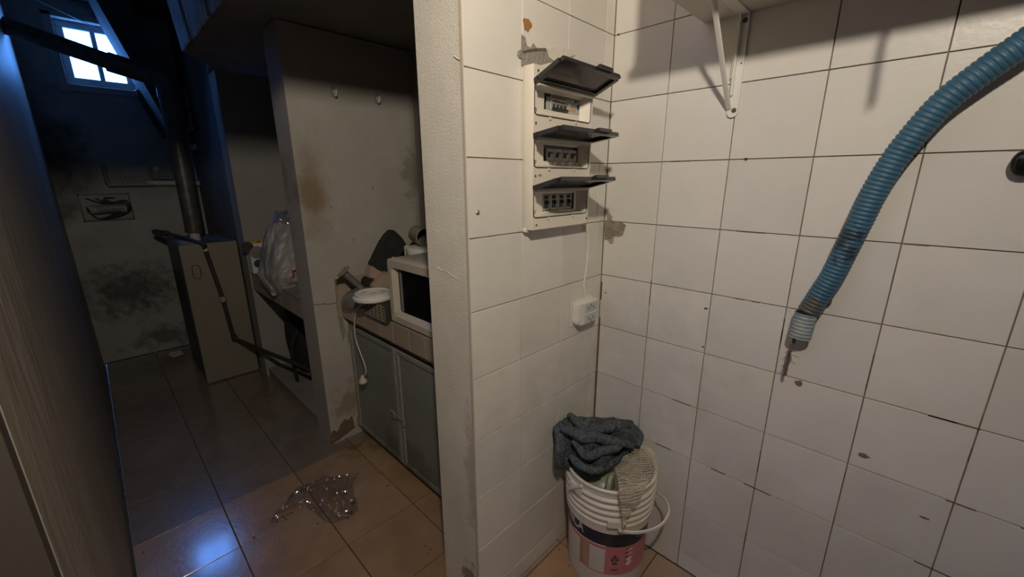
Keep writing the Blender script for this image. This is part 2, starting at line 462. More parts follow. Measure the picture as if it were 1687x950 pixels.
XB, YB, CEIL = -2.2, 2.7, 2.5
w_right = wall('wall_right', m_grout, ((XB, -0.17, 0), (0.20, -0.007, 2.72)), label='white square tiled wall on the right behind the blue hose')
w_front = wall('wall_front', m_plaster, ((0.008, -0.006, 0), (0.19, 0.6415, 2.62)), label='end of the tiled wall carrying the breaker panel, rough plaster edge')
g_front = finish('grout_bed', box(B(), (0.0065, 0.0, 0.0), (0.0085, 0.640, CEIL)), m_grout, w_front)
wall('wall_side', m_room, ((0.06, 1.57, 0), (0.19, YB, CEIL)))
wall('wall_rear', m_room, ((XB-0.12, -0.17, 0), (XB, YB+0.12, CEIL)))
wall('wall_near', m_room, ((XB, YB, 0), (0.19, YB+0.12, CEIL)))
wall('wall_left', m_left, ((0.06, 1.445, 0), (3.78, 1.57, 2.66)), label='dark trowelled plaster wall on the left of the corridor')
struct(finish('trim_1', box(B(), (0.0, 0.6415, 2.023), (0.19, 1.445, 2.62)), m_plaster), 'plaster header over the corridor opening', 'lintel')
wy0, wy1, wz0, wz1 = 0.87, 1.235, 2.085, 2.50
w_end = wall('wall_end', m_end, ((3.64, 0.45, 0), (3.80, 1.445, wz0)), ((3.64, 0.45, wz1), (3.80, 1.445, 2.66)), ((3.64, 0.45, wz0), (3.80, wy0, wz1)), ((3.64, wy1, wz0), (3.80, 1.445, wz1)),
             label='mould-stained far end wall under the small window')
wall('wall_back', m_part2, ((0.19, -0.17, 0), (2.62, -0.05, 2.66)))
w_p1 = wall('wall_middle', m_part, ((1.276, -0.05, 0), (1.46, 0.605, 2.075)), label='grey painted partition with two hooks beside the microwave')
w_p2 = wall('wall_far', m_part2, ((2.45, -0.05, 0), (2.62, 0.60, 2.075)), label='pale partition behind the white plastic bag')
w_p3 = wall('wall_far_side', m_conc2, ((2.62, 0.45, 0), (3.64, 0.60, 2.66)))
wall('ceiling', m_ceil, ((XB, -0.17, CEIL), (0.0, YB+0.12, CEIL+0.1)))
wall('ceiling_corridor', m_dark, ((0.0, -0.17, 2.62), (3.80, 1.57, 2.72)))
# low concrete slab over the two niches
bm = B(); prism(bm, [(0.19, -0.17, 2.08), (0.19, 0.78, 2.08), (1.38, 0.795, 2.08), (2.16, 0.785, 2.08), (2.36, 0.645, 2.08), (2.62, 0.60, 2.08), (2.62, -0.17, 2.08)], (0, 0, 0.14))
struct(finish('ceiling_slab', bm, m_conc), 'low concrete slab over the niches', 'slab')
# leaning dark soffit beside the window
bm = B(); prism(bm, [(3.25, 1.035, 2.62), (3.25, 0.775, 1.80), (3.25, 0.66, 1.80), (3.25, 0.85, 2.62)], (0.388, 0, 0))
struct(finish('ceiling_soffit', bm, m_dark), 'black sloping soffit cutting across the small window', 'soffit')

# boards high on the side wall, lit from the window
slab = bpy.data.objects['ceiling_slab']
bm = B(); prism(bm, [(1.20, 0.70, 2.215), (1.20, 0.785, 2.215), (2.20, 0.785, 2.215), (2.36, 0.645, 2.215), (2.36, 0.60, 2.215)], (0, 0, 0.41)); finish('board_backing', bm, m_conc, slab)
bl = [2.165, 2.062, 1.885, 1.672, 1.462, 1.25]
for i, (a, b) in enumerate(zip(bl, bl[1:])):
    sl = .30; g = .007; yy = .797+.006*(i % 2)
    bm = B(); prism(bm, [(b+g, yy, 2.082), (a-g, yy, 2.082), (a-g+sl*.9, yy, 2.6), (b+g+sl*.9, yy, 2.6)], (0, -.012, 0))
    bmesh.ops.bevel(bm, geom=bm.edges[:], offset=.004, segments=1, affect='EDGES')
    finish('board', bm, m_plank, slab)
for z0, z1 in ((1.95, 2.10), (1.80, 1.93), (1.66, 1.70)):
    bm = B(); box(bm, (3.40, 0.60, z0), (3.62, 0.612, z1), 0.004); finish('rough_patch', bm, m_plank, w_p3)

# floor with its tiles
floor = wall('floor', m_fgrout, ((XB, -0.17, -0.12), (3.80, YB+0.12, -0.004)), label='terracotta coloured square tiled floor, dusty')
tile_meshes = {}
def tile_mesh(key, sx, sy, th, ch, m):
    """bevelled slab, face up, centred, top at z=0"""
    if key in tile_meshes: return tile_meshes[key]
    me = bpy.data.meshes.new('tile')
    hx, hy = sx/2, sy/2
    V = [(-hx, -hy, -th), (hx, -hy, -th), (hx, hy, -th), (-hx, hy, -th), (-hx, -hy, -ch), (hx, -hy, -ch), (hx, hy, -ch), (-hx, hy, -ch),
         (-hx+ch, -hy+ch, 0), (hx-ch, -hy+ch, 0), (hx-ch, hy-ch, 0), (-hx+ch, hy-ch, 0)]
    F = [(8, 9, 10, 11)]
    for k in range(4):
        l = (k+1) % 4
        F += [(k, l, 4+l, 4+k), (4+k, 4+l, 8+l, 8+k)]
    me.from_pydata(V, [], F); me.update(); me.materials.append(m)
    tile_meshes[key] = me
    return me

def put_tile(parent, me, mtx, name='tile'):
    o = bpy.data.objects.new(name, me); link(o, parent)
    o.matrix_local = Matrix.Translation(-wloc(parent)) @ mtx
    return o

rnd = random.Random(3)
FX0, FY0, FP = 0.587, 0.529, 0.3025
for i in range(-6, 11):
    for j in range(-2, 5):
        x0, x1 = FX0+FP*i, FX0+FP*(i+1); y0, y1 = FY0+FP*j, FY0+FP*(j+1)
        if x0 < 0.06:  y1 = min(y1, 2.04)
        else: y1 = min(y1, 1.443)
        x1 = min(x1, 3.638); y0 = max(y0, 0.002 if x1 < 0.2 else -0.04)
        if x0 > -0.05 and x1 < 0.4 and y0 < 0.5: pass
        if x1-x0 < 0.03 or y1-y0 < 0.03: continue
        g = 0.0035
        sx, sy = round(x1-x0-g, 4), round(y1-y0-g, 4)
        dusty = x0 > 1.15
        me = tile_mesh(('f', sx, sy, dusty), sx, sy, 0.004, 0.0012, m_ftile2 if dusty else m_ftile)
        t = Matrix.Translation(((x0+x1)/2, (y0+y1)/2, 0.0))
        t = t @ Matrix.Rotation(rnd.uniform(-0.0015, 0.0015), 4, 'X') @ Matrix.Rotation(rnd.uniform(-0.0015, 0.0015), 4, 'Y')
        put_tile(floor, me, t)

# wall tiles: right wall faces +y, front wall faces -x
rows = [2.068-0.2*k for k in range(11)]           # 2.068 ... 0.068
rows = [2.468, 2.268]+rows
cols_r = [0.0]+[-(0.198+0.1995*k) for k in range(7)]
cols_f = [0.002, 0.05, 0.2472, 0.4464, 0.642]
RX = Matrix(((1, 0, 0, 0), (0, 0, 1, 0), (0, -1, 0, 0), (0, 0, 0, 1)))           # local z -> world y
RF = Matrix(((0, 0, -1, 0), (1, 0, 0, 0), (0, -1, 0, 0), (0, 0, 0, 1)))          # local z -> world -x
G = 0.0026
for zt, zb in zip(rows, rows[1:]+[0.0]):
    for a, b in zip(cols_r, cols_r[1:]):
        sx, sy = round(a-b-G, 4), round(zt-zb-G, 4)
        me = tile_mesh(('w', sx, sy), sx, sy, 0.007, 0.0005, m_tile)
        t = Matrix.Translation(((a+b)/2, rnd.uniform(-0.0006, 0.0004), (zt+zb)/2)) @ Matrix.Rotation(rnd.uniform(-.004, .004), 4, 'X') @ Matrix.Rotation(rnd.uniform(-.004, .004), 4, 'Z') @ RX
        put_tile(w_right, me, t)
    for a, b in zip(cols_f, cols_f[1:]):
        sx, sy = round(b-a-G, 4), round(zt-zb-G, 4)
        me = tile_mesh(('w', sx, sy), sx, sy, 0.007, 0.0005, m_tile)
        t = Matrix.Translation((rnd.uniform(-0.0004, 0.0006), (a+b)/2, (zt+zb)/2)) @ Matrix.Rotation(rnd.uniform(-.004, .004), 4, 'Y') @ Matrix.Rotation(rnd.uniform(-.004, .004), 4, 'Z') @ RF
        put_tile(w_front, me, t)

# broken spots on the tiled walls
patch('mortar_hole', 'y', 0.001, [(996, 364), (1001, 362), (1012, 366), (1025, 366), (1031, 371), (1029, 378), (1026, 387), (1018, 389), (1012, 388), (1008, 393), (997, 394)], (0, 0.0025, 0), m_mortar, w_right)
patch('mortar_chip', 'y', 0.0012, [(999, 352), (1004, 350), (1009, 357), (1008, 363), (1001, 362)], (0, 0.002, 0), m_tan, w_right)
patch('mortar_chip', 'y', 0.0012, [(1004, 388), (1011, 388), (1010, 400), (1005, 401), (1002, 394)], (0, 0.002, 0), m_tan, w_right)
patch('grey_patch', 'x', -0.001, [(859, 57), (865, 62), (868, 76), (874, 79), (878, 71), (884, 79), (900, 80), (905, 92), (912, 100), (890, 106), (859, 109)], (-0.0015, 0, 0), m_mortarg, w_front)
patch('dark_crack', 'x', -0.0022, [(860, 84), (878, 80), (898, 79), (900, 84), (880, 85), (862, 88)], (-0.0008, 0, 0), m_dirt, w_front)
patch('filler_patch', 'x', -0.001, [(900, 80), (912, 77), (926, 79), (940, 82), (947, 90), (935, 96), (912, 101), (903, 94)], (-0.003, 0, 0), m_filler, w_front)
patch('filler_patch', 'x', -0.001, [(853, 84), (859, 81), (860, 95), (855, 96), (852, 90)], (-0.002, 0, 0), m_mortarg, w_front)
def spot(wallo, ax, val, px, py, rx, ry, m, seed):
    c = at(ax, val, px, py)
    U = Vector((1, 0, 0)) if ax == 'y' else Vector((0, 1, 0))
    bm = B(); prism(bm, blob_poly(c, U, Vector((0, 0, 1)), rx, ry, 14, 0.22, seed), (0, 0.0008, 0) if ax == 'y' else (-0.0008, 0, 0))
    return finish('stain_spot', bm, m, wallo)
spot(w_front, 'x', -0.0008, 868.5, 41, 0.017, 0.015, m_rust, 1)
spot(w_right, 'y', 0.0008, 1316, 631, 0.0085, 0.009, m_brown, 2)
spot(w_right, 'y', 0.0008, 1423, 750, 0.012, 0.006, m_brown, 3)
spot(w_right, 'y', 0.0008, 1522, 852, 0.009, 0.002, m_dirt, 4)
spot(w_right, 'y', 0.0008, 1019, 57, 0.003, 0.003, m_ink, 5)
spot(w_right, 'y', 0.0008, 1229, 262, 0.004, 0.004, m_ink, 6)
spot(w_right, 'y', 0.0008, 998, 482, 0.004, 0.002, m_ink, 7)
spot(w_right, 'y', 0.0008, 1163, 508, 0.006, 0.003, m_ink, 8)
spot(w_right, 'y', 0.0008, 1158, 571, 0.003, 0.003, m_ink, 9)
for k, (zz, ln) in enumerate(((1.04, .07), (0.9, .18), (0.72, .22), (0.5, .2))):
    bm = B(); box(bm, (-0.006, -0.001, zz-ln), (-0.0005, 0.0016, zz)); finish('grout_smear', bm, m_brick, w_right)
for k in range(34):   # dirty gaps along the joints of the right wall
    if rnd.random() < .6:
        zz = rnd.choice(rows[5:]); xx = rnd.uniform(-1.2, -0.02); ln = rnd.uniform(.02, .09)
        bm = B(); box(bm, (xx-ln, -0.002, zz-0.0016), (xx, 0.0005, zz+0.0016)); finish('dirty_joint', bm, m_dirt, w_right)
    else:
        xx = rnd.choice(cols_r[1:6]); zz = rnd.uniform(0.2, 1.2); ln = rnd.uniform(.02, .1)
        bm = B(); box(bm, (xx-0.0014, -0.002, zz-ln), (xx+0.0014, 0.0005, zz)); finish('dirty_joint', bm, m_dirt, w_right)
# plaster rim of the tiled wall, cracks and damp brick at its feet
bm = B(); box(bm, (0.000, 0.6402, 0.0), (0.012, 0.6440, 2.02), 0.0015); finish('plaster_rim', bm, m_edge, w_front)
def crack(parent, ax, val, pxs, r, m, name='crack', off=(0, 0, 0)):
    pts = [at(ax, val, *p)+Vector(off) for p in pxs]
    bm = B(); tube(bm, pts, r, 5); return finish(name, bm, m, parent)
crack(w_front, 'y', 0.642, [(720, 440), (728, 446), (736, 447), (745, 455), (757, 461)], 0.0012, m_filler)
crack(w_front, 'y', 0.642, [(748, 92), (754, 97), (760, 99)], 0.002, m_filler)
crack(w_p1, 'x', 1.2755, [(517, 501), (526, 502), (533, 500), (541, 501), (552, 499), (558, 499)], 0.0015, m_ink)
pts = [(546, 733), (545, 716), (549, 708), (556, 711), (561, 700), (568, 690), (574, 692), (580, 684), (585, 704)]
patch('bare_brick', 'x', 1.274, pts, (0.003, 0, 0), m_brick, w_p1)
patch('bare_plaster', 'x', 1.2735, [(552, 460), (570, 456), (610, 449), (612, 470), (600, 500), (556, 522), (557, 490)], (0.003, 0, 0), m_ctile, w_p1)
patch('flaked_edge', 'x', 1.2735, [(551, 460), (557, 459), (559, 490), (563, 520), (569, 545), (566, 560), (560, 540), (555, 505)], (0.004, 0, 0), m_mortar, w_p1)
for k, (px, py) in enumerate(((614, 310), (583, 395), (546, 341), (546, 376))):
    c = at('x', 1.2755, px, py); bm = B(); prism(bm, blob_poly(c, Vector((0, 1, 0)), Vector((0, 0, 1)), .006, .006, 9, .4, k), (-.0008, 0, 0)); finish('stain_spot', bm, m_conc, w_p1)
# screw in the tile left of the panel
c = at('x', 0, 787, 350)
bm = B(); lathe(bm, [(0, .004), (.004, .0035), (.0065, .001), (.0065, -.001)], c, 12, axis=(-1, 0, 0)); finish('screw', bm, m_steel, w_front, smooth=True)

# dark brown upright slab over the near end of the left wall
d1 = finish('dark_slab', box(B(), (0.022, 1.4465, 0.01), (0.058, 2.2, 2.0), 0.0008), m_dkslab); struct(d1, 'dark brown upright slab over the wall end at the lower left', 'door')
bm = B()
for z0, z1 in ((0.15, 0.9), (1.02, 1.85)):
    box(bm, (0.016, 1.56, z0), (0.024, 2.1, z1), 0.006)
finish('slab_panel', bm, m_dkslab, d1)

# window
win = struct(finish('window_1', box(B(), (3.70, wy0, wz0), (3.73, wy1, wz0+0.05)), m_winframe), 'small bright window high on the end wall', 'window')
def wbar(lo, hi, name='window_frame'):
    finish(name, box(B(), lo, hi, 0.004), m_winframe, win)
wbar((3.70, wy0, wz1-0.045), (3.73, wy1, wz1)); wbar((3.70, wy0, wz0+0.05), (3.73, wy0+0.04, wz1-0.045)); wbar((3.70, wy1-0.045, wz0+0.05), (3.73, wy1, wz1-0.045))
wbar((3.70, 1.030, wz0+0.05), (3.73, 1.058, wz1-0.045), 'window_mullion')
finish('window_pane', box(B(), (3.712, 1.058, wz0+0.05), (3.716, wy1-0.045, wz1-0.045)), m_pane, win)
finish('window_pane', box(B(), (3.712, wy0+0.04, wz0+0.05), (3.716, 1.030, wz1-0.045)), m_pane, win)
bm = B()
for lo, hi in (((3.628, 1.235, 2.02), (3.642, 1.285, 2.53)), ((3.628, 0.86, 2.03), (3.642, 1.235, 2.08)), ((3.628, 0.86, 2.50), (3.642, 1.285, 2.54))): box(bm, lo, hi, .004)
finish('window_casing', bm, m_end, win)
w2 = finish('wire', tube(B(), catmull([(3.0, 1.44, 2.45), (3.2, 1.3, 2.47), (3.55, 1.03, 2.455)], 6), 0.003, 5), m_wpipe)
tag(w2, 'thin pale wire strung across the dark corner above the small window', 'wire')

# raised base under the far niche
struct(finish('trim_2', box(B(), (1.46, -0.05, 0), (2.45, 0.585, 0.06), .004), m_conc), 'low concrete base under the far niche', 'base')

# ------------------------------------------------------------------ pendant lamp (above the frame): its bulb lights the room
lamp = thing('ceiling_spotlight', 'round white lamp on a rod under the ceiling of the near room', 'lamp', (BULB.x, BULB.y, CEIL))
bm = B(); lathe(bm, [(0, 0), (.05, 0), (.045, -.025), (.012, -.035), (0, -.035)], (BULB.x, BULB.y, CEIL), 20); finish('ceiling_rose', bm, m_white2, lamp, smooth=True)
hb = BULB-LAMP_DIR*.05
finish('rod', cyl(B(), (hb.x, hb.y, CEIL-.03), (hb.x, hb.y, hb.z), .008, 10), m_brk, lamp)
finish('lamp_housing', lathe(B(), [(0, -.085), (.022, -.08), (.040, -.05), (.050, -.004), (.050, .004), (.046, .004), (.046, -.002), (0, -.002)], BULB, 28, axis=LAMP_DIR), m_white2, lamp, smooth=True)
m_bulb = bpy.data.materials.new('lit_diffuser'); m_bulb.use_nodes = True
nt = m_bulb.node_tree; nt.nodes.remove(nt.nodes['Principled BSDF']); em = nt.nodes.new('ShaderNodeEmission')
em.inputs['Color'].default_value = BULB_COLOR; em.inputs['Strength'].default_value = BULB_STRENGTH
nt.links.new(em.outputs[0], nt.nodes['Material Output'].inputs['Surface'])
finish('diffuser', lathe(B(), [(0, .003), (.045, .0005)], BULB, 28, axis=LAMP_DIR), m_bulb, lamp)

# ------------------------------------------------------------------ breaker panel
PX = -0.04
panel = thing('breaker_panel', 'ivory plastic breaker panel with three flip-up smoky lids on the tiled wall', 'electrical panel', (0, 0.305, 1.275))
PY0, PY1, PZ0, PZ1 = 0.165, 0.443, 1.275, 1.703
WIN = [(1.583, 1.661), (1.449, 1.527), (1.312, 1.390)]
WY0, WY1 = 0.182, 0.438
INN = [(1.604, 1.646), (1.466, 1.510), (1.324, 1.373)]
IY = [(0.196, 0.370), (0.201, 0.369), (0.214, 0.370)]
bm = B()
# rim and sides
box(bm, (PX, PY0, PZ0), (-.0015, WY0, PZ1), .0035, 2); box(bm, (PX, WY1, PZ0), (-.0015, PY1, PZ1), .0035, 2)
box(bm, (PX+.0003, WY0-.004, WIN[0][1]), (-.0015, WY1+.004, PZ1-.001))
box(bm, (PX+.0003, WY0-.004, PZ0+.001), (-.0015, WY1+.004, WIN[2][0]))
box(bm, (PX+.0003, WY0-.004, WIN[1][1]), (-.002, WY1+.004, WIN[0][0])); box(bm, (PX+.0003, WY0-.004, WIN[2][1]), (-.002, WY1+.004, WIN[1][0]))

finish('housing', bm, m_white, panel, smooth=True)
bm = B(); box(bm, (-.018, PY0-.008, PZ0-.008), (-.001, PY1+.003, PZ0+.006), .004, 2); finish('bottom_flange', bm, m_white, panel, smooth=True)
for (z0, z1), (iz0, iz1), (iy0, iy1) in zip(WIN, INN, IY):
    # funnel shaped recess down to the breaker opening
    bm = B()
    o_ = [bm.verts.new((PX-.0005, y, z)) for y, z in ((WY0, z0), (WY1, z0), (WY1, z1), (WY0, z1))]
    j0, j1, k0, k1 = WY0+.020, WY1-.030, z0+.008, z1-.012
    i_ = [bm.verts.new((-.0145, y, z)) for y, z in ((j0, k0), (j1, k0), (j1, k1), (j0, k1))]
    h_ = [bm.verts.new((-.0145, y, z)) for y, z in ((iy0, iz0), (iy1, iz0), (iy1, iz1), (iy0, iz1))]
    for k in range(4):
        l = (k+1) % 4
        bm.faces.new((o_[k], o_[l], i_[l], i_[k])); bm.faces.new((i_[k], i_[l], h_[l], h_[k]))
    rec = finish('recess', bm, m_white, panel)
    for q in range(4):
        bm = B(); y = j1+.004+q*.0065; box(bm, (-.026+q*.0-(.0+q*.0035), y, z0+.018), (-.0165, y+.0025, z1-.020)); finish('rib', bm, m_white, rec)
    bm = B(); box(bm, (-.006, iy0-.003, iz0-.003), (-.003, iy1+.003, iz1+.003)); finish('backing', bm, m_black, rec)
    # black gasket
    r = .010
    loop = []
    for cy_, cz_, a0 in ((WY1-r, z1-r, 0), (WY0+r, z1-r, 90), (WY0+r, z0+r, 180), (WY1-r, z0+r, 270)):
        for k in range(5):
            a = math.radians(a0+22.5*k); loop.append(Vector((PX-.0012, cy_+(r+.002)*math.cos(a), cz_+(r+.002)*math.sin(a))))
    bm = B(); tube(bm, loop+[loop[0]], .0011, 6, caps=False); finish('gasket', bm, m_black, panel)
    for yy in (0.375, 0.255):
        bm = B(); box(bm, (PX-.004, yy-.004, z0-.010), (PX, yy+.004, z0-.003), .001); finish('catch', bm, m_white, panel)
for yy, zz in ((0.432, 1.560), (0.432, 1.424), (0.425, 1.289), (0.176, 1.292), (0.425, 1.688)):
    bm = B(); lathe(bm, [(0, .001), (.003, .001), (.004, 0)], (PX, yy, zz), 10, axis=(-1, 0, 0)); finish('screw', bm, m_dirt, panel)
# lids
LID = [((1.666), (-.093, .040)), ((1.534), (-.093, .013)), ((1.398), (-.094, .024))]
for li, (hz, (dx, dz)) in enumerate(LID):
    u = Vector((dx, 0, dz)).normalized(); L = .097
    n = Vector((u.z, 0, -u.x)) * -1          # inside of the lid (faces down)
    if n.z > 0: n = -n
    H = Vector((PX-.002, 0, hz))
    y0, y1 = 0.168, 0.446
    def P_(a, y, h): return H+u*a+n*h+Vector((0, y, 0))
    def plate(a0, a1, ya, yb, h0, h1):
        bm_ = B()
        v = [bm_.verts.new(P_(a, y, h)) for h in (h0, h1) for a, y in ((a0, ya), (a1, ya), (a1, yb), (a0, yb))]
        for f in ((0, 1, 2, 3), (4, 5, 6, 7), (0, 1, 5, 4), (1, 2, 6, 5), (2, 3, 7, 6), (3, 0, 4, 7)): bm_.faces.new([v[k] for k in f])
        return bm_
    T = .011
    lid = finish('lid', plate(0, L, y0, y1, 0, .002) if False else plate(0, .014, y0, y1, 0, T), m_lid, panel)
    fr = B()
    for a0, a1, ya, yb, h1 in ((L-.014, L, y0+.006, y1-.006, T), (.012, L-.012, y0, y0+.016, T), (.012, L-.012, y1-.016, y1, T)):
        b2 = plate(a0, a1, ya, yb, 0, h1); me_ = bpy.data.meshes.new('t'); b2.to_mesh(me_); b2.free(); fr.from_mesh(me_); bpy.data.meshes.remove(me_)
    finish('lid_rim', fr, m_lid, lid)
    finish('lid_window', plate(.013, L-.013, y0+.015, y1-.015, .002, .0042), m_smoke, lid)
    finish('lid_latch', plate(L-.004, L+.009, 0.225, 0.290, -.003, .006), m_lid, lid)
    finish('hinge', plate(-.003, .004, y0+.012, y1-.012, T-.001, T+.006), m_white, lid)
# breakers
def brk(y0, y1, z0, z1, x0=-.011, m=m_breaker, name='breaker'):
    return finish(name, box(B(), (x0, y0, z0), (-.003, y1, z1), .001), m, panel)
def mark(parent, y0, y1, z0, z1, x, m, name='print'):
    return finish(name, box(B(), (x-.0006, y0, z0), (x, y1, z1)), m, parent)
b = brk(.338, .352, 1.604, 1.640, -.010, m_breakg, 'module')
b = brk(.262, .338, 1.605, 1.645, -.012)
mark(b, .266, .334, 1.6385, 1.6425, -.012, m_brownink); mark(b, .268, .337, 1.6255, 1.6365, -.012, m_paper, 'name_strip')
rr = random.Random(5)
for k in range(9):
    y = .330-k*.0068; mark(b, y-.0045, y-.001*rr.random(), 1.628, 1.6305+.003*rr.random(), -.0127, m_ink, 'scribble')
for k in range(4):
    y = .330-k*.0175
    bm = B(); box(bm, (-.019, y-.007, 1.611), (-.011, y-.001, 1.6225), .0012); finish('lever', bm, m_black, b)
bm = B(); tube(bm, [(-.019, .336, 1.6095), (-.019, .266, 1.6095)], .0035, 8); finish('lever_bar', bm, m_black, b)
b2 = brk(.197, .259, 1.6045, 1.645, -.0115, m_paper2, 'differential_breaker')
mark(b2, .240, .256, 1.6385, 1.641, -.0115, m_dimprint); mark(b2, .213, .225, 1.637, 1.643, -.0115, m_blueink, 'logo')
mark(b2, .222, .257, 1.6350, 1.6356, -.0115, m_ink); mark(b2, .216, .254, 1.611, 1.619, -.0115, m_orange)
mark(b2, .216, .257, 1.620, 1.6335, -.0115, m_paper)
for k in range(4): mark(b2, .218, .246-k*.003, 1.6222+k*.0028, 1.6230+k*.0028, -.0121, m_dimprint)
bm = B(); box(bm, (-.015, .203, 1.622), (-.0115, .211, 1.6325), .001); finish('lever', bm, m_blueink, b2)
for k in range(4):
    y1 = .352-k*.0375; y0 = y1-.0362
    b = brk(y0, y1, 1.4665, 1.502, -.0115)
    mark(b, y0+.003, y1-.003, 1.4965, 1.5005, -.0115, m_paper2)
    bm = B(); box(bm, (-.0135, y0+.007, 1.477), (-.0113, y1-.007, 1.4925), .001); finish('switch_well', bm, m_black, b)
    bm = B(); box(bm, (-.0185, y0+.013, 1.477), (-.013, y1-.013, 1.4865), .0015); finish('lever', bm, m_lever, b)
for k in range(4):
    y1 = .366-k*.0365; y0 = y1-.0355
    b = brk(y0, y1, 1.325, 1.371, -.0115, m_breaker)
    bm = B(); box(bm, (-.0128, y0+.009, 1.3585), (-.0113, y1-.007, 1.3685), .0005); finish('window', bm, m_ink, b)
    bm = B(); box(bm, (-.0128, y0+.009, 1.332), (-.0113, y1-.008, 1.356), .001); finish('switch_well', bm, m_black, b)
    bm = B(); box(bm, (-.0185, y0+.011, 1.343), (-.0125, y1-.016, 1.353), .0015); finish('lever', bm, m_wire, b)
    mark(b, y0+.007, y1-.004, 1.3265, 1.3295, -.0115, m_letter)

def text3d(name, body, size, m, parent, mtx, ext=0.0004):
    """lettering as a mesh; mtx places local x = reading direction, y = up"""
    c = bpy.data.curves.new(name, 'FONT'); c.body = body; c.size = size; c.extrude = ext; c.align_x = 'CENTER'
    o = bpy.data.objects.new('tmp', c); COL.objects.link(o)
    dg = bpy.context.evaluated_depsgraph_get()
    me = bpy.data.meshes.new_from_object(o.evaluated_get(dg))
    bpy.data.objects.remove(o); me.name = name
    me.materials.clear(); me.materials.append(m)
    if parent is None: return me
    t = bpy.data.objects.new(name, me); link(t, parent)
    t.matrix_local = Matrix.Translation(-wloc(parent)) @ mtx
    return t
def onwallA(y, z, x): # reading direction is -y
    return Matrix(((0, 0, -1, x), (-1, 0, 0, y), (0, 1, 0, z), (0, 0, 0, 1)))
for k in range(4):
    text3d('lettering', 'C-%d' % (k+1), .0115, m_ink, panel, onwallA(.334-k*.0375, 1.4575, -.0152), .0003)
mark(panel, .405, .420, 1.4265, 1.4280, PX, m_ink); mark(panel, .407, .420, 1.4235, 1.4243, PX, m_ink)

# ------------------------------------------------------------------ socket under the panel and its cable
so = thing('power_socket', 'white surface-mounted double power socket below the breaker panel', 'socket', (0, 0.12, 0.915))
bm = B(); prism(bm, [(-.002, .186, .998), (-.002, .186, .925), (-.002, .172, .912), (-.002, .082, .912), (-.002, .072, .922), (-.002, .072, .998)], (-.032, 0, 0))
bmesh.ops.bevel(bm, geom=[e for e in bm.edges], offset=.004, segments=2, affect='EDGES')
finish('housing', bm, m_white2, so, smooth=True)
bm = B(); box(bm, (-.004, .066, .908), (-.001, .192, 1.002), .002); finish('back_plate', bm, m_white2, so)
for zc in (.973, .935):
    f = finish('outlet', box(B(), (-.036, .078, zc-.016), (-.033, .152, zc+.016), .001), m_paper2, so)
    for dy, dz, rot in ((.014, -.002, .5), (-.014, -.002, -.5), (0, .008 if zc > .95 else -.009, 0)):
        bm = B(); box(bm, (-.0366, -.0015, -.0045), (-.0359, .0015, .0045))
        bmesh.ops.rotate(bm, verts=bm.verts[:], cent=(0, 0, 0), matrix=Matrix.Rotation(rot, 3, 'X'))
        bmesh.ops.translate(bm, verts=bm.verts[:], vec=(0, .115+dy, zc+dz)); finish('slot', bm, m_ink, f)
cpx = [(962, 371), (967, 380), (969, 400), (967, 430), (964, 455), (962, 468), (963, 482), (966, 496)]
pts = catmull([at('x', -.006, *p) for p in cpx], 6)
pts[0].x = -.012; pts[-1].x = -.02
cb = finish('cable', tube(B(), [p+Vector((0, 0, 0)) for p in pts], .0036, 8), m_white2, smooth=True)
tag(cb, 'thin white cable running from the breaker panel down to the socket', 'cable')

# ------------------------------------------------------------------ shelf and bracket
SZ = 1.837
shelf = thing('wall_shelf', 'pale board shelf at the top right on a white bracket', 'shelf', (-.9, 0, SZ))
bm = B(); prism(bm, [(-.288, .0015, SZ), (-.288, .34, SZ), (-.80, .34, SZ), (-1.6, .34, SZ), (-1.6, .0015, SZ)], (0, 0, .022)); finish('board', bm, m_shelf, shelf)
bm = B(); box(bm, (-1.6, .332, SZ-.001), (-.287, .342, SZ+.024), .001); finish('front_edge', bm, m_shelf, shelf)
bm = B(); tube(bm, catmull([(-.764, .343, SZ+.01), (-.763, .345, SZ-.03), (-.765, .342, 1.725)], 5), .012, 8, flat=.35); finish('hanging_strap', bm, m_dirt, shelf, smooth=True)
sbx = thing('storage_carton', 'brown carton standing on the left end of the wall shelf', 'carton', (-.55, .17, SZ+.0225))
finish('carton_body', box(B(), (-.86, .03, SZ+.0225), (-.292, .330, SZ+.50), .004), m_tan, sbx)
finish('carton_tape', box(B(), (-.60, .3300, SZ+.03), (-.55, .3308, SZ+.498)), m_can, sbx)
bk = thing('shelf_bracket', 'white steel shelf bracket with a slanting strut on the tiles', 'bracket', (-.395, 0, 1.58))
bxx = -.392
bm = B(); poly = [Vector((bxx+.014*math.cos(a), .0015, 1.594+.014*math.sin(a))) for a in [math.pi+math.pi*k/10 for k in range(11)]]+[Vector((bxx+.014, .0015, SZ)), Vector((bxx-.014, .0015, SZ))]
prism(bm, poly, (0, .006, 0)); finish('wall_plate', bm, m_brk, bk)
bm = B(); box(bm, (bxx+.003, .006, 1.635), (bxx+.009, .020, SZ-.002), .002); box(bm, (bxx+.0115, .006, 1.68), (bxx+.014, .014, SZ-.002), .001); finish('stiffening_rib', bm, m_brk, bk)
bm = B(); box(bm, (bxx-.014, .004, SZ-.004), (bxx+.014, .26, SZ-.0005)); finish('arm', bm, m_brk, bk)
bm = B(); tube(bm, [(bxx+.010, .008, 1.604), (bxx+.009, .06, 1.656), (bxx+.004, .237, SZ-.003)], .0068, 8, flat=.6, up=(1, 0, 0)); finish('strut', bm, m_brk, bk, smooth=True)
for zz in (1.598, 1.818):
    bm = B(); lathe(bm, [(0, .003), (.004, .003), (.0065, .0005), (.0065, -.001)], (bxx-.004, .0075, zz), 12, axis=(0, 1, 0)); finish('screw', bm, m_dirt, bk, smooth=True)
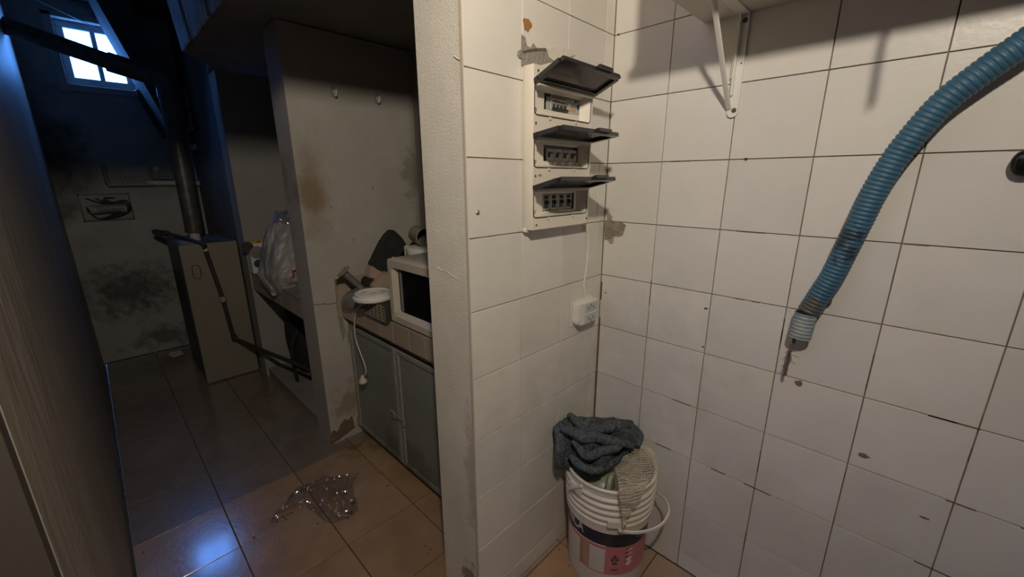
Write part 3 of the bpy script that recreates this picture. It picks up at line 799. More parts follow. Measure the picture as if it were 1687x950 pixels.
bm = B(); lathe(bm, [(0, .001), (.002, .001), (.002, -.0005)], (bxx-.008, .0075, 1.715), 8, axis=(0, 1, 0)); finish('screw_hole', bm, m_ink, bk)

# ------------------------------------------------------------------ blue corrugated hose
hose = thing('corrugated_hose', 'blue corrugated hose hanging slantwise across the tiled wall', 'hose', at('y', .04, 1330, 520))
hpx = [(2600, -260), (2250, -180), (2000, -105), (1850, -40), (1760, 22), (1677, 78), (1614, 122), (1557, 166), (1512.6, 213.7), (1474.7, 261), (1443, 311.6), (1418, 362), (1396, 406), (1373.7, 450.5), (1354.7, 479), (1333, 512)]
ctr = [at('y', .034+max(0, (420-p[1]))*.00004, *p) for p in hpx][::-1]
pts = resample(catmull(ctr, 14), .0014)
R0 = .0262
def ribs(pts, R, pitch=7): return [R*(1.0 if (i % pitch) in (0, 1, 2, 3) else (.955 if (i % pitch) in (4, 6) else .915)) for i in range(len(pts))]
finish('hose_body', tube(B(), pts, ribs(pts, R0), 22), m_hose, hose, smooth='all')
e0, e1 = at('y', .036, 1327, 521), at('y', .040, 1317.5, 556)
kp = resample([e0+(e0-e1)*.15, e0, e1], .0014)
finish('cut_end', tube(B(), kp, ribs(kp, .0255), 22, caps=False), m_hoseend, hose, smooth='all')
bm = B(); lathe(bm, [(0, 0), (.0225, 0)], e1+(e0-e1).normalized()*.004, 20, axis=(e1-e0)); finish('hose_mouth', bm, m_navy, hose)
# dry roots hanging from the mouth
rootp = catmull([at('y', .036, *p) for p in ((1309, 556), (1306, 570), (1301, 580), (1299, 592), (1296, 604), (1293, 618))], 6)
rt_ = B(); tube(rt_, rootp, [.0028+.0022*abs(math.sin(i*1.7)) for i in range(len(rootp))], 6)
for k in range(7):
    a = rootp[4+k*3]; rq = random.Random(k)
    tube(rt_, [a, a+Vector((rq.uniform(-.012, .012), rq.uniform(-.004, .006), -.008)), a+Vector((rq.uniform(-.024, .024), 0.0, -.014-.01*rq.random()))], .0007, 4)
tag(finish('dry_root', rt_, m_dirt), 'brown dry root strand dangling from the cut end of the hose', 'root')
cw = B()
for (a, b_) in (((1369, 492), (1362, 506)), ((1496, 258), (1489, 270)), ((1509, 253), (1503, 258))):
    tube(cw, [at('y', .004, *a), at('y', .007, (a[0]+b_[0])/2+1, (a[1]+b_[1])/2), at('y', .004, *b_)], [.003, .0045, .002], 6)
tag(finish('cobweb_dirt', cw, m_dirt), 'clots of dusty cobweb along the wall beside the hose', 'cobweb'); bpy.data.objects['cobweb_dirt']['kind'] = 'stuff'

# black handle at the right edge
hd = thing('tap_handle', 'glossy black rounded handle on the tiles at the right edge', 'handle', at('y', 0, 1700, 268))
c = at('y', .018, 1700, 268)
bm = B(); bmesh.ops.create_uvsphere(bm, u_segments=24, v_segments=14, radius=1)
for v in bm.verts: v.co = Vector((v.co.x*.028, v.co.y*.014, v.co.z*(.026+.006*v.co.x)))+c
finish('grip', bm, m_handle, hd, smooth='all')
finish('stem', cyl(B(), (c.x, -.001, c.z), (c.x, .012, c.z), .010, 14), m_steel, hd, smooth=True)

# ------------------------------------------------------------------ paint bucket in the corner with cloths and a jug
BX, BY, BH, BR = -.182, .165, .44, .158
bkt = thing('paint_bucket', 'white plastic paint bucket with navy and pink label in the corner', 'bucket', (BX, BY, 0))
def rad(z): return .136+(.152-.136)*(z/.44)
def bprof():
    p = [(0, .004), (.128, .004), (.134, .0), (.136, .010)]
    p += [(rad(.265), .262), (rad(.265)+.007, .266), (rad(.3)+.007, .292), (rad(.3)+.009, .300)]
    for z in (.322, .347, .372, .398):
        p += [(rad(z)+.002, z-.018), (rad(z)+.002, z-.006), (rad(z)+.010, z-.003), (rad(z)+.010, z+.003)]
    p += [(rad(.42)+.003, .408), (rad(.43)+.003, .425), (BR, .428), (BR+.001, .436), (BR-.004, .440), (BR-.009, .437), (BR-.011, .43)]
    p += [(.132, .03), (0, .03)]
    return p
finish('body', lathe(B(), bprof(), (BX, BY, 0), 64), m_bucket, bkt, smooth=True)
def band(name, a0, a1, z0, z1, eps, m, parent, n=40, zt=None):
    """patch of the bucket's side; angles in degrees, eps above the wall"""
    bm = B(); V = []
    for k in range(n+1):
        a = math.radians(a0+(a1-a0)*k/n)
        V.append([bm.verts.new((BX+(rad(z)+e)*math.cos(a), BY+(rad(z)+e)*math.sin(a), z)) for z, e in ((z0, eps), (z1, eps), (z1, eps-.0015), (z0, eps-.0015))])
    for a, b in zip(V, V[1:]):
        for k in range(4): bm.faces.new((a[k], b[k], b[(k+1) % 4], a[(k+1) % 4]))
    bm.faces.new(V[0]); bm.faces.new(V[-1][::-1])
    return finish(name, bm, m, parent, smooth=True)
# the side turned to the door is at about 118 degrees
lab = band('label', 10, 230, .205, .263, .0014, m_navy, bkt, 60)
band('print_band', 10, 230, .080, .205, .0014, m_pink, lab, 60)
band('print_base', 10, 230, .012, .080, .0012, m_panelp, lab, 60)
band('print_line', 70, 119.5, .2025, .2065, .0018, m_letter, lab, 20)
band('print_panel', 97.5, 119.5, .086, .190, .0022, m_panelp, lab)
band('print_wood', 81.5, 97.0, .084, .192, .0022, m_wood, lab)
band('print_panel', 50, 81, .084, .188, .0022, m_panelp, lab)
band('print_stripe', 106, 106.6, .10, .175, .0025, m_lever, lab, 2)
def onbucket(txt, size, adeg, z, m, parent, eps=.0022, xs=.62):
    me = text3d('lettering', txt, size, m, None, None, .0003)
    a = math.radians(adeg)
    for v in me.vertices:
        x, y, e = v.co
        zz = z+y; aa = a + x*xs/rad(zz)
        r = rad(zz)+eps+e
        v.co = Vector((BX+r*math.cos(aa), BY+r*math.sin(aa), zz))-wloc(parent)
    o = bpy.data.objects.new('lettering', me); link(o, parent); return o
onbucket('NCA', .060, 71.5, .224, m_letter, lab)
for z, w in ((.1665, 3.5), (.163, 4.5), (.1565, 11), (.137, 6), (.131, 7.5), (.104, 10)):
    band('print_text', 133-w/2, 133+w/2, z-.0016, z+.0016, .0022, m_ink, lab, 8)
band('print_emblem', 128, 138, .143, .151, .0024, m_ink, lab, 8); band('print_text', 130, 136, .1452, .1488, .0028, m_pink, lab, 6)
for k, z in enumerate((.194, .176, .157, .138)):
    band('print_text', 148, 152, z-.002, z+.002, .0022, m_ink, lab, 4)
    for q in range(1 if k < 2 else 4): band('print_text', 150, 159-q, z-.0065-q*.0042, z-.0042-q*.0042, .0022, m_letter, lab, 6)
me_ = [Vector((BX+(rad(.232)+.002)*math.cos(math.radians(166+5.2*math.cos(t))), BY+(rad(.232)+.002)*math.sin(math.radians(166+5.2*math.cos(t))), .228+.011*math.sin(t))) for t in [2*math.pi*k/20 for k in range(21)]]
finish('print_ring', tube(B(), me_, .0012, 5, caps=False), m_dimprint, lab)
# wire bail seen at the right, its grip straps
def bpt(adeg, r, z): a = math.radians(adeg); return Vector((BX+r*math.cos(a), BY+r*math.sin(a), z))
hp = [oncyl(1019, 872, BX, BY, .165)+Vector((-.002, .004, 0)), at('y', .27, 1045, 877), at('y', .225, 1075, 872), at('y', .19, 1094, 860), at('y', .155, 1103, 841), at('y', .12, 1098, 825), at('y', .10, 1088, 816), at('y', .085, 1083, 810)]
finish('handle', tube(B(), catmull(hp, 8), .0065, 8, flat=.5, up=(0, 0, 1)), m_bucket, bkt, smooth=True)
for px, py in ((1014, 864), (948, 803)):
    c = oncyl(px, py, BX, BY, .166); n = (c-Vector((BX, BY, c.z))).normalized(); t = Vector((-n.y, n.x, 0))
    bm = B(); prism(bm, [c+t*.026+Vector((0, 0, .012))-n*.006, c-t*.026+Vector((0, 0, .012))-n*.006, c-t*.026-Vector((0, 0, .012))-n*.006, c+t*.026-Vector((0, 0, .012))-n*.006], n*.010); finish('handle_ear', bm, m_bucket, bkt)
hp = [oncyl(938, 805, BX, BY, .166), oncyl(945, 803, BX, BY, .172), oncyl(958, 800, BX, BY, .170)]
finish('handle_clip', tube(B(), hp, .006, 8), m_bucket, bkt, smooth=True)

# green jug standing in the bucket
jug = thing('plastic_jug', 'translucent greenish plastic jug standing inside the bucket', 'jug', (BX, BY, .031))
jc = Vector((BX+.02, BY+.01, 0))
bm = B(); lathe(bm, [(0, .032), (.085, .032), (.095, .05), (.095, .30), (.09, .34), (.075, .375), (.05, .395), (.03, .40), (0, .402)], jc, 28); finish('body', bm, m_jug, jug, smooth=True)
ja = at('z', .445, 996, 764); jb = oncyl(1012, 798, BX, BY, .13)
hc = catmull([Vector((jc.x-.055, jc.y+.035, .375)), Vector((jc.x-.062, jc.y+.055, .435)), Vector((jc.x-.07, jc.y+.085, .425)), Vector((jc.x-.075, jc.y+.10, .36)), Vector((jc.x-.06, jc.y+.075, .30))], 6)
finish('jug_handle', tube(B(), hc, .013, 10, flat=.8), m_jug, jug, smooth='all')

# grey wool rag over bucket and corner
def zc(z, *l): return [at('z', z, *p) for p in l]
rag_rows = [
    [at('z', .565, 937, 683), at('z', .545, 975, 688), at('z', .53, 1008, 688), at('z', .515, 1040, 692)],
    [at('z', .56, 918, 697), at('z', .575, 955, 702), at('z', .56, 1002, 702), at('z', .53, 1048, 708)],
    [at('z', .525, 912, 715), at('z', .545, 952, 724), at('z', .525, 1000, 722), at('z', .51, 1052, 722)],
    [at('z', .475, 911, 735), at('z', .505, 952, 745), at('z', .50, 1000, 742), at('z', .49, 1051, 735)],
    [at('z', .43, 916, 757), at('z', .465, 958, 766), at('z', .475, 1002, 758), at('z', .475, 1046, 742)],
    [at('z', .40, 922, 772), at('z', .445, 968, 781), at('z', .455, 1000, 775), at('z', .465, 1040, 745)],
]
for r in rag_rows:
    for p in r: p.x = min(p.x, -.012); p.y = max(p.y, .014)
def ridge(t): return (1-abs(2*(t-math.floor(t))-1))
def ragfn(p, u, v):
    w = noise.noise(p*5)*.5
    t1 = 2.1*u-.9*v+w; t2 = 3.3*u+1.7*v+.8*noise.noise(p*7+Vector((4, 1, 9)))
    e = min(1, min(u, 1-u, v, 1-v)*7)
    f = .058*(ridge(t1)**.7-.5)+.030*(ridge(t2)**.8-.5)+.010*noise.noise(p*24)
    d = ((CAM-p).normalized()*.8+Vector((0, 0, .6))).normalized()
    p = p+d*f*(.30+.70*e)
    if u > .85: p = p+Vector((0, 0, .016*noise.noise(Vector((v*9, 2, 1)))))
    p.x = min(p.x, -.010); p.y = max(p.y, .012)
    return p
rbm = sheet(B(), rag_rows, 70, 70, .007, 22, 3, ragfn)
def roll(ctl, r0, seed):
    q = catmull([at('z', z, px, py)+(CAM-at('z', z, px, py)).normalized()*.022 for px, py, z in ctl], 10)
    n_ = len(q); rs_ = [r0*(.25+.75*math.sin(math.pi*min(max(i/(n_-1), .04), .96))**.6)*(1+.35*noise.noise(p*22+Vector((seed, 0, 0)))) for i, p in enumerate(q)]
    q = [p+Vector((noise.noise(p*18+Vector((seed, 1, 1))), noise.noise(p*18+Vector((3, seed, 1))), noise.noise(p*18+Vector((1, 5, seed)))))*.008 for p in q]
    for p in q: p.x = min(p.x, -.03); p.y = max(p.y, .03)
    tube(rbm, q, rs_, 14, flat=.75)
roll([(938, 684, .565), (955, 697, .570), (985, 705, .560), (1015, 700, .545), (1043, 695, .52)], .019, 1)
roll([(913, 700, .55), (922, 722, .53), (922, 748, .49), (920, 768, .43)], .017, 2)
roll([(924, 708, .56), (955, 717, .555), (1000, 724, .535), (1040, 735, .51)], .020, 3)
roll([(944, 728, .53), (970, 748, .51), (1005, 738, .515), (1030, 728, .52)], .018, 4)
roll([(940, 750, .49), (962, 770, .47), (992, 777, .46)], .015, 5)
roll([(1038, 697, .52), (1052, 715, .50), (1051, 733, .49)], .016, 6)
rag = finish('cleaning_rag', rbm, m_rag, smooth='all', recalc=False)
thicken(rag, .005)
tag(rag, 'crumpled dark grey woollen rag draped over the bucket in the corner', 'rag')

# netting over the rim
net_rows = [
    [at('z', .475, 1035, 728), at('z', .475, 1055, 730), at('z', .47, 1072, 738)],
    [at('z', .468, 1015, 742), at('z', .475, 1048, 748), at('z', .46, 1082, 754)],
    [at('z', .452, 1004, 752), at('z', .465, 1042, 766), at('z', .447, 1085, 768)],
    [at('z', .447, 1016, 780), at('z', .452, 1044, 784), at('z', .448, 1074, 786)],
    [oncyl(1020, 806, BX, BY, .168), oncyl(1042, 803, BX, BY, .169), oncyl(1066, 798, BX, BY, .168)],
    [oncyl(1022, 830, BX, BY, .171), oncyl(1040, 828, BX, BY, .172), oncyl(1054, 822, BX, BY, .171)],
    [oncyl(1026, 858, BX, BY, .173), oncyl(1034, 853, BX, BY, .174), oncyl(1040, 846, BX, BY, .173)],
    [oncyl(1027, 874, BX, BY, .173), oncyl(1028, 873, BX, BY, .174), oncyl(1030, 870, BX, BY, .173)],
]
for r in net_rows:
    for p in r: p.y = max(p.y, .02)
def netfn(p, u, v):
    q = p*30
    return p+Vector((noise.noise(q), noise.noise(q+Vector((5, 1, 2))), noise.noise(q+Vector((1, 7, 3)))))*.0035
net = finish('net_cloth', sheet(B(), net_rows, 24, 40, .010, 20, 5, netfn), m_net, smooth='all', recalc=False)
wf = net.modifiers.new('threads', 'WIREFRAME'); wf.thickness = .0026; wf.use_even_offset = False
tag(net, 'beige cotton netting hanging over the front rim of the bucket', 'cloth')
st = [p+Vector((0, .004, 0)) for p in resample(catmull([r[0] for r in net_rows[3:]], 8), .006)]
st = [p+Vector((.0025*(1 if i % 2 else -1), .001, 0)) for i, p in enumerate(st)]
finish('stitching', tube(B(), st, .001, 5), mat('red_thread', (.22, .09, .06), rough=.9), net)

# ------------------------------------------------------------------ cabinet under the counter
FY = .47
cab = thing('base_cabinet', 'grey-green painted two-door metal cabinet under the microwave counter', 'cabinet', (.75, .30, 0))
bm = B(); box(bm, (.20, -.04, .05), (1.268, .40, .70)); finish('carcass', bm, m_cab, cab)
bm = B(); box(bm, (.20, .0, .0), (1.268, .425, .045)); finish('plinth', bm, m_dirt, cab)
bm = B()
for lo, hi in (((.20, .40, .672), (1.268, .435, .705)), ((1.235, .40, .03), (1.268, .435, .68)), ((.20, .40, .03), (1.268, .43, .055))): box(bm, lo, hi, .003)
finish('face_frame', bm, m_cabf, cab)
def cdoor(x0, x1, name='door'):
    z0, z1 = .052, .668
    d = finish(name, box(B(), (x0+.02, .436, z0+.02), (x1-.02, .444, z1-.02)), m_cab, cab)
    for lo, hi in (((x0, .432, z0), (x0+.026, .451, z1)), ((x1-.026, .432, z0), (x1, .451, z1)), ((x0+.024, .432, z0), (x1-.024, .450, z0+.022)), ((x0+.024, .432, z1-.022), (x1-.024, .450, z1))):
        finish('door_frame', box(B(), lo, hi, .002), m_cabf if hi[0]-lo[0] < .05 else m_cab, d)
    return d
dl = cdoor(.795, 1.262); dr = cdoor(.30, .785)
for zz in (.60, .085):
    finish('hinge', cyl(B(), (1.262, .452, zz-.025), (1.262, .452, zz+.025), .007, 10), m_cabf, dl, smooth=True)
    finish('hinge_leaf', box(B(), (1.236, .450, zz-.022), (1.262, .454, zz+.022), .001), m_cabf, dl)
hs = finish('hasp', box(B(), (.735, .452, .300), (.835, .457, .322), .002), m_cabf, dr)
finish('staple', box(B(), (.825, .451, .292), (.862, .460, .330), .003), m_cabf, dl)
finish('staple_hole', box(B(), (.838, .4600, .308), (.848, .4606, .320)), m_ink, dl)
finish('hasp_hinge', cyl(B(), (.742, .457, .292), (.742, .457, .328), .006, 10), m_cabf, dr, smooth=True)

# tiled counter
ct = thing('tiled_counter', 'beige tiled counter over the grey-green cabinet', 'counter', (.73, .2, .70))
finish('slab', box(B(), (.20, -.045, .7051), (1.272, .462, .800)), m_grout, ct)
xs = [.20, .222, .42, .618, .722, .82, 1.02, 1.218, 1.272]
xs = [.22, .385, .50, .615, .75, .862, 1.01, 1.14, 1.272]
for a, b in zip(xs, xs[1:]):
    sx = round(b-a-.002, 4)
    me = tile_mesh(('c', sx, .098), sx, .098, .007, .001, m_ctile)
    put_tile(ct, me, Matrix.Translation(((a+b)/2, FY, .7635-.0)) @ RX)
    for y0, y1 in ((-.04, .13), (.13, .30), (.30, .469)):
        me = tile_mesh(('c', sx, round(y1-y0, 3)), sx, round(y1-y0-.002, 4), .007, .001, m_ctile)
        put_tile(ct, me, Matrix.Translation(((a+b)/2, (y0+y1)/2, .8065)))

CT = .8068
# microwave
mw = thing('microwave_oven', 'cream microwave oven with dark door window on the counter', 'microwave', (.50, .25, CT))
mx0, mx1, my0, my1, mz0, mz1 = .28, .752, .06, .435, CT+.012, CT+.290
finish('case', box(B(), (mx0, my0, mz0), (mx1, my1, mz1), .006, 2), m_mwtop, mw, smooth=True)
finish('top_seam', box(B(), (mx0+.01, my1-.022, mz1-.0005), (mx1-.01, my1-.019, mz1+.0012)), m_mw, mw)
finish('front_frame', box(B(), (mx0, my1-.002, mz0-.002), (mx1+.002, my1+.010, mz1+.002), .003), m_mw, mw)
# door bezel, funnel shaped
dx0, dx1 = .40, mx1+.002
bm = B()
def ringpts(x0, x1, z0, z1, y, r, n=5):
    o = []
    for cx_, cz_, a0 in ((x1-r, z1-r, 0), (x0+r, z1-r, 90), (x0+r, z0+r, 180), (x1-r, z0+r, 270)):
        for k in range(n):
            a = math.radians(a0+90*k/(n-1)); o.append((cx_+r*math.cos(a), y, cz_+r*math.sin(a)))
    return o
rings = [ringpts(dx0, dx1, mz0, mz1, my1+.009, .010), ringpts(dx0, dx1, mz0, mz1, my1+.030, .012), ringpts(dx0+.003, dx1-.003, mz0+.003, mz1-.003, my1+.034, .012),
         ringpts(dx0+.024, dx1-.030, mz0+.030, mz1-.034, my1+.034, .016), ringpts(dx0+.03, dx1-.052, mz0+.050, mz1-.040, my1+.014, .012)]
rv = [[bm.verts.new(p) for p in r] for r in rings]
for a, b in zip(rv, rv[1:]):
    for k in range(len(a)): bm.faces.new((a[k], a[(k+1) % len(a)], b[(k+1) % len(a)], b[k]))
door = finish('door', bm, m_mw, mw, smooth=True)
bm = B(); bm.faces.new([bm.verts.new(p) for p in ringpts(dx0+.025, dx1-.046, mz0+.044, mz1-.036, my1+.0135, .012)]); finish('door_window', bm, m_dglass, door)
bm = B(); box(bm, (dx1-.078, my1+.0136, mz0+.055), (dx1-.062, my1+.0145, mz1-.046)); finish('window_edge', bm, m_cab, door)
cpn = finish('control_panel', box(B(), (mx0+.004, my1+.008, mz0+.006), (dx0-.004, my1+.03, mz1-.006), .004), m_mw, mw)
for k in range(2):
    finish('knob', lathe(B(), [(0, .022), (.018, .02), (.022, 0)], (.34, my1+.03, mz0+.09+.10*k), 18, axis=(0, 1, 0)), m_mwtop, cpn, smooth=True)
for xx in (.32, .71):
    for yy in (.10, .40): finish('foot', cyl(B(), (xx, yy, CT), (xx, yy, mz0+.002), .014, 12), m_black, mw)
finish('case_hole', lathe(B(), [(0, .0006), (.006, .0006), (.006, -.001)], at('z', mz1, 682, 428), 10), m_ink, mw)

# plaid tin with a lid on it
pb = thing('plaid_box', 'low box covered in black and cream plaid beside the microwave', 'box', (.90, .42, CT))
qx0, qx1, qy0, qy1, qz0, qz1 = .762, .955, .34, .492, CT+.0005, CT+.083
finish('body', box(B(), (qx0, qy0, qz0), (qx1, qy1, qz1), .006, 2), m_plaid_d, pb)
bm = B(); k = 0
x = qx0+.006
while x < qx1-.004:
    w = .0035 if k % 3 else .0015
    box(bm, (x, qy1-.001, qz0+.003), (x+w, qy1+.0006, qz1-.003)); x += .0105 if k % 3 else .016; k += 1
y = qy0+.006; k = 0
while y < qy1-.004:
    box(bm, (qx1-.001, y, qz0+.003), (qx1+.0006, y+.003, qz1-.003)); y += .0115; k += 1
z = qz0+.008
while z < qz1-.006:
    box(bm, (qx0+.003, qy1-.001, z), (qx1-.003, qy1+.0008, z+.0022)); box(bm, (qx1-.001, qy0+.003, z), (qx1+.0008, qy1-.003, z+.0022)); z += .0125
finish('plaid_weave', bm, m_plaid_l, pb)
lc = at('z', qz1+.018, 615, 486)
ld = thing('plastic_dish', 'flat round white plastic dish with raised rings lying on the plaid box', 'dish', (lc.x, lc.y, qz1))
R = .088
bm = B(); lathe(bm, [(0, .004), (R-.004, .004), (R, .008), (R+.001, .018), (R-.006, .020), (R-.009, .024), (R-.008, .034), (R-.012, .036), (R-.020, .034), (R-.022, .031), (R-.040, .031), (R-.043, .033), (R-.050, .033), (R-.052, .030), (0, .030)], (lc.x, lc.y, qz1-.002), 48)
finish('disc', bm, m_white2, ld, smooth=True)
for k in range(9):
    a = k*2*math.pi/9; finish('raised_mark', box(B(), (lc.x+.022*math.cos(a)-.006, lc.y+.022*math.sin(a)-.003, qz1+.0275), (lc.x+.022*math.cos(a)+.006, lc.y+.022*math.sin(a)+.003, qz1+.030), .0008), m_bucket, ld)

# steel dome with flanged stem
dc = Vector((1.135, .395, CT))
dm = thing('steel_funnel', 'dull steel dome with an upright flanged stem beside the partition', 'kitchen ware', dc)
prof = [(0, .004), (.118, .004), (.122, .010), (.118, .016)]+[(.118*math.cos(a), .016+.062*math.sin(a)) for a in [math.pi/2*k/9 for k in range(1, 9)]]+[(.018, .080), (0, .080)]
finish('dome', lathe(B(), prof, dc, 40), m_steel, dm, smooth=True)
s0, s1 = dc+Vector((.015, .01, .074)), dc+Vector((.035, .085, .168))
ax = (s1-s0).normalized()
finish('stem', cyl(B(), s0, s1, .0165, 18), m_steel, dm, smooth=True)
fl = finish('flange', lathe(B(), [(0, 0), (.036, 0), (.038, .004), (.034, .008), (.020, .010), (.018, .006), (0, .006)], s1, 26, axis=ax), m_brass, dm, smooth=True)
for k in range(3):
    X, Y = frame_axes(ax); a = 2*math.pi*k/3
    c = s1+ax*.009+(X*math.cos(a)+Y*math.sin(a))*.022
    finish('bolt', cyl(B(), c-ax*.002, c+ax*.006, .005, 6), m_brass, fl)

# power cord of the microwave hanging over the counter edge
pc = mw
cp = [(598, 500), (590, 507), (585, 522), (584, 542), (587, 562), (594, 582), (600, 598), (603, 612), (600, 620)]
pts = catmull([at('y', .485, *p) for p in cp], 7)
pcd = finish('power_cord', tube(B(), pts, .0034, 8), m_cord, pc, smooth=True); pc = pcd
pg = at('y', .485, 598, 628)
bm = B(); lathe(bm, [(0, .035), (.007, .034), (.010, .022), (.019, .010), (.021, -.004), (.016, -.010), (0, -.010)], pg, 18, axis=(.05, 0, 1)); finish('plug', bm, m_cord, pc, smooth=True)

# black and tan cloth heap behind the dome
hp_ = thing('cloth_bundle', 'tall black cloth bundle with tan end leaning behind the counter things', 'bundle', at('x', 1.17, 625, 470))
def slab(name, pts, ax, val, d, m, par):
    bm = B(); prism(bm, [at(ax, val, *p) for p in pts], d)
    bmesh.ops.bevel(bm, geom=[e for e in bm.edges], offset=.006, segments=2, affect='EDGES')
    return finish(name, bm, m, par, smooth=True)
slab('black_part', [(649, 378), (641, 387), (633, 399), (622, 421), (613, 437), (622, 444), (633, 450), (642, 443), (655, 428), (671, 404), (664, 392)], 'x', 1.14, (.06, 0, 0), m_leather, hp_)
slab('tan_end', [(613, 437), (608, 452), (607, 458), (624, 462), (640, 453), (633, 450), (622, 444)], 'x', 1.13, (.06, 0, 0), m_tan, hp_)
slab('black_tip', [(606, 457), (602, 466), (603, 472), (614, 474), (624, 461)], 'x', 1.125, (.06, 0, 0), m_leather, hp_)
slab('tan_sleeve', [(640, 448), (632, 452), (613, 472), (620, 480), (645, 478), (645, 450)], 'x', 1.09, (.07, 0, 0), m_tan, hp_)

# white tub and grey can on the microwave
tb = thing('white_tub', 'tall white round plastic tub behind the microwave', 'tub', (.905, .165, CT))
tcx, tcy, tz = .905, .165, 1.092
finish('body', lathe(B(), [(0, CT+.0005), (.080, CT+.0005), (.088, CT+.01), (.096, tz-.03), (.100, tz-.028), (.101, tz-.004), (.097, tz), (.090, tz+.003), (0, tz+.004)], (tcx, tcy, 0), 40), m_white2, tb, smooth=True)
finish('tab', box(B(), (1.005, .19, tz-.055), (1.035, .215, tz-.002), .003), m_white2, tb)
cz = tz+.0045+.046
cn = thing('grey_can', 'open grey can lying on its side on the white tub', 'can', (.95, .16, cz-.046))
a0, a1 = Vector((1.035, .135, cz)), Vector((.885, .180, cz))
axc = (a1-a0).normalized()
bm = B(); lathe(bm, [(0, 0), (.043, 0), (.044, .003), (.044, .150), (.046, .152), (.046, .156), (.0425, .156), (.0415, .150), (.0415, .010), (0, .010)], a0, 36, axis=axc); finish('body', bm, m_can, cn, smooth=True)
finish('inside', lathe(B(), [(0, .06), (.0412, .06)], a0, 24, axis=axc), m_canin, cn)

# two hooks on the partition
for i, (px, py) in enumerate(((549, 152), (620, 163))):
    c = at('x', 1.276, px, py)
    h = thing('wall_hook', ('white stick-on hook on the partition, the one nearer the corridor', 'white stick-on hook on the partition, the one deeper in the niche')[i], 'hook', c, 'hooks on the partition')
    finish('base', box(B(), (1.2715, c.y-.013, c.z-.020), (1.277, c.y+.013, c.z+.026), .002), m_part2, h)
    bm = B(); tube(bm, catmull([(1.272, c.y, c.z+.006), (1.262, c.y, c.z-.004), (1.254, c.y, c.z-.016), (1.246, c.y, c.z-.010), (1.243, c.y, c.z+.008)], 5), .005, 8, flat=1.5); finish('hook', bm, m_white2, h, smooth=True)

# ------------------------------------------------------------------ far niche: counter, bag, box, backpack
fc = thing('stone_counter', 'grey counter slab of the far niche beneath the white bag', 'counter', (1.95, .2, .66))
finish('slab', box(B(), (1.462, -.045, .672), (2.448, .585, .790)), m_conc, fc)
xs = [1.465, 1.66, 1.86, 2.06, 2.26, 2.447]
for a, b in zip(xs, xs[1:]):
    me = tile_mesh(('d', round(b-a, 3)), round(b-a-.002, 4), .118, .006, .001, m_ctile)
    put_tile(fc, me, Matrix.Translation(((a+b)/2, .591, .731)) @ RX)
finish('top', box(B(), (1.462, -.045, .7902), (2.448, .596, .797), .002), m_conc, fc)
FCT = .7972
pbx = thing('picture_box', 'white cardboard box printed with a dark frying pan on the far counter', 'box', (2.40, .5, FCT))
bxl = 2.36
pb_y1, pb_y0, pb_z1 = .632, .33, FCT+.205
finish('carton', box(B(), (bxl, pb_y0, FCT), (2.448, .596, pb_z1), .002), m_card, pbx)
# printed pan: round dark pan, grey food, handle
def disc(cpx, cpy, r, m, name, sx=1.0, eps=.0008):
    c = at('x', bxl-eps, cpx, cpy); bm = B()
    prism(bm, [c+Vector((0, r*sx*math.cos(a), r*math.sin(a))) for a in [2*math.pi*k/24 for k in range(24)]], (.0006, 0, 0)); return finish(name, bm, m, pbx)
disc(407.5, 407, .037, m_photod, 'printed_pan'); disc(424, 416, .044, m_photog, 'printed_pot', eps=.0012); disc(426, 434, .028, m_photod, 'printed_shadow', eps=.0016)
lv = finish('ruler', box(B(), (bxl+.01, .36, pb_z1+.0005), (bxl+.035, .592, pb_z1+.016), .002), m_yellow)
tag(lv, 'yellow rule lying on top of the white picture box', 'ruler')
for k in range(3): finish('marking', box(B(), (bxl+.0094, .42+.05*k, pb_z1+.004), (bxl+.0102, .445+.05*k, pb_z1+.011)), m_ink, lv)

def bagpt(px, py, x): return at('x', x, px, py)
bag_rows = [
    [bagpt(452, 350, 2.05), bagpt(466, 350, 2.0), bagpt(482, 348, 1.98), bagpt(500, 350, 1.95)],
    [bagpt(446, 366, 2.03), bagpt(462, 366, 1.93), bagpt(482, 366, 1.88), bagpt(504, 370, 1.88)],
    [bagpt(437, 384, 2.03), bagpt(456, 388, 1.88), bagpt(484, 388, 1.80), bagpt(508, 392, 1.80)],
    [bagpt(431, 410, 2.03), bagpt(452, 412, 1.84), bagpt(484, 415, 1.76), bagpt(512, 420, 1.76)],
    [bagpt(427, 436, 2.03), bagpt(448, 440, 1.83), bagpt(480, 442, 1.74), bagpt(514, 446, 1.74)],
    [bagpt(425, 452, 2.02), bagpt(448, 464, 1.83), bagpt(478, 464, 1.74), bagpt(516, 462, 1.74)],
    [bagpt(434, 466, 1.98), bagpt(450, 478, 1.86), bagpt(474, 474, 1.78), bagpt(516, 470, 1.78)],
    [bagpt(440, 476, 1.94), bagpt(452, 487, 1.88), bagpt(474, 481, 1.82), bagpt(516, 476, 1.82)],
]
def bagfn(p, u, v):
    f = .050*(abs(noise.noise(Vector((p.x*7, p.y*7+.6*p.z*4, p.z*4))+Vector((2, 0, 5))))*2-.4)+.018*(abs(noise.noise(p*15))*2-.5)
    return p+Vector((-f, .3*f, 0))
bag = finish('plastic_bag', sheet(B(), bag_rows, 46, 56, 0, 0, 0, bagfn), m_bagw, recalc=False, smooth='all')
thicken(bag, .002)
tag(bag, 'white crumpled plastic shopping bag with red letter on the far counter', 'bag')
fb = B(); box(fb, (1.84, .28, FCT), (2.06, .52, FCT+.22), .05, 3); finish('contents', fb, m_bagw, bag, smooth=True)
c = bagpt(487, 450, 1.722)
text3d('lettering', 'n', .095, m_red, bag, Matrix(((0, 0, -1, c.x), (-1, 0, 0, c.y), (0, 1, 0, c.z-.02), (0, 0, 0, 1))), .001)
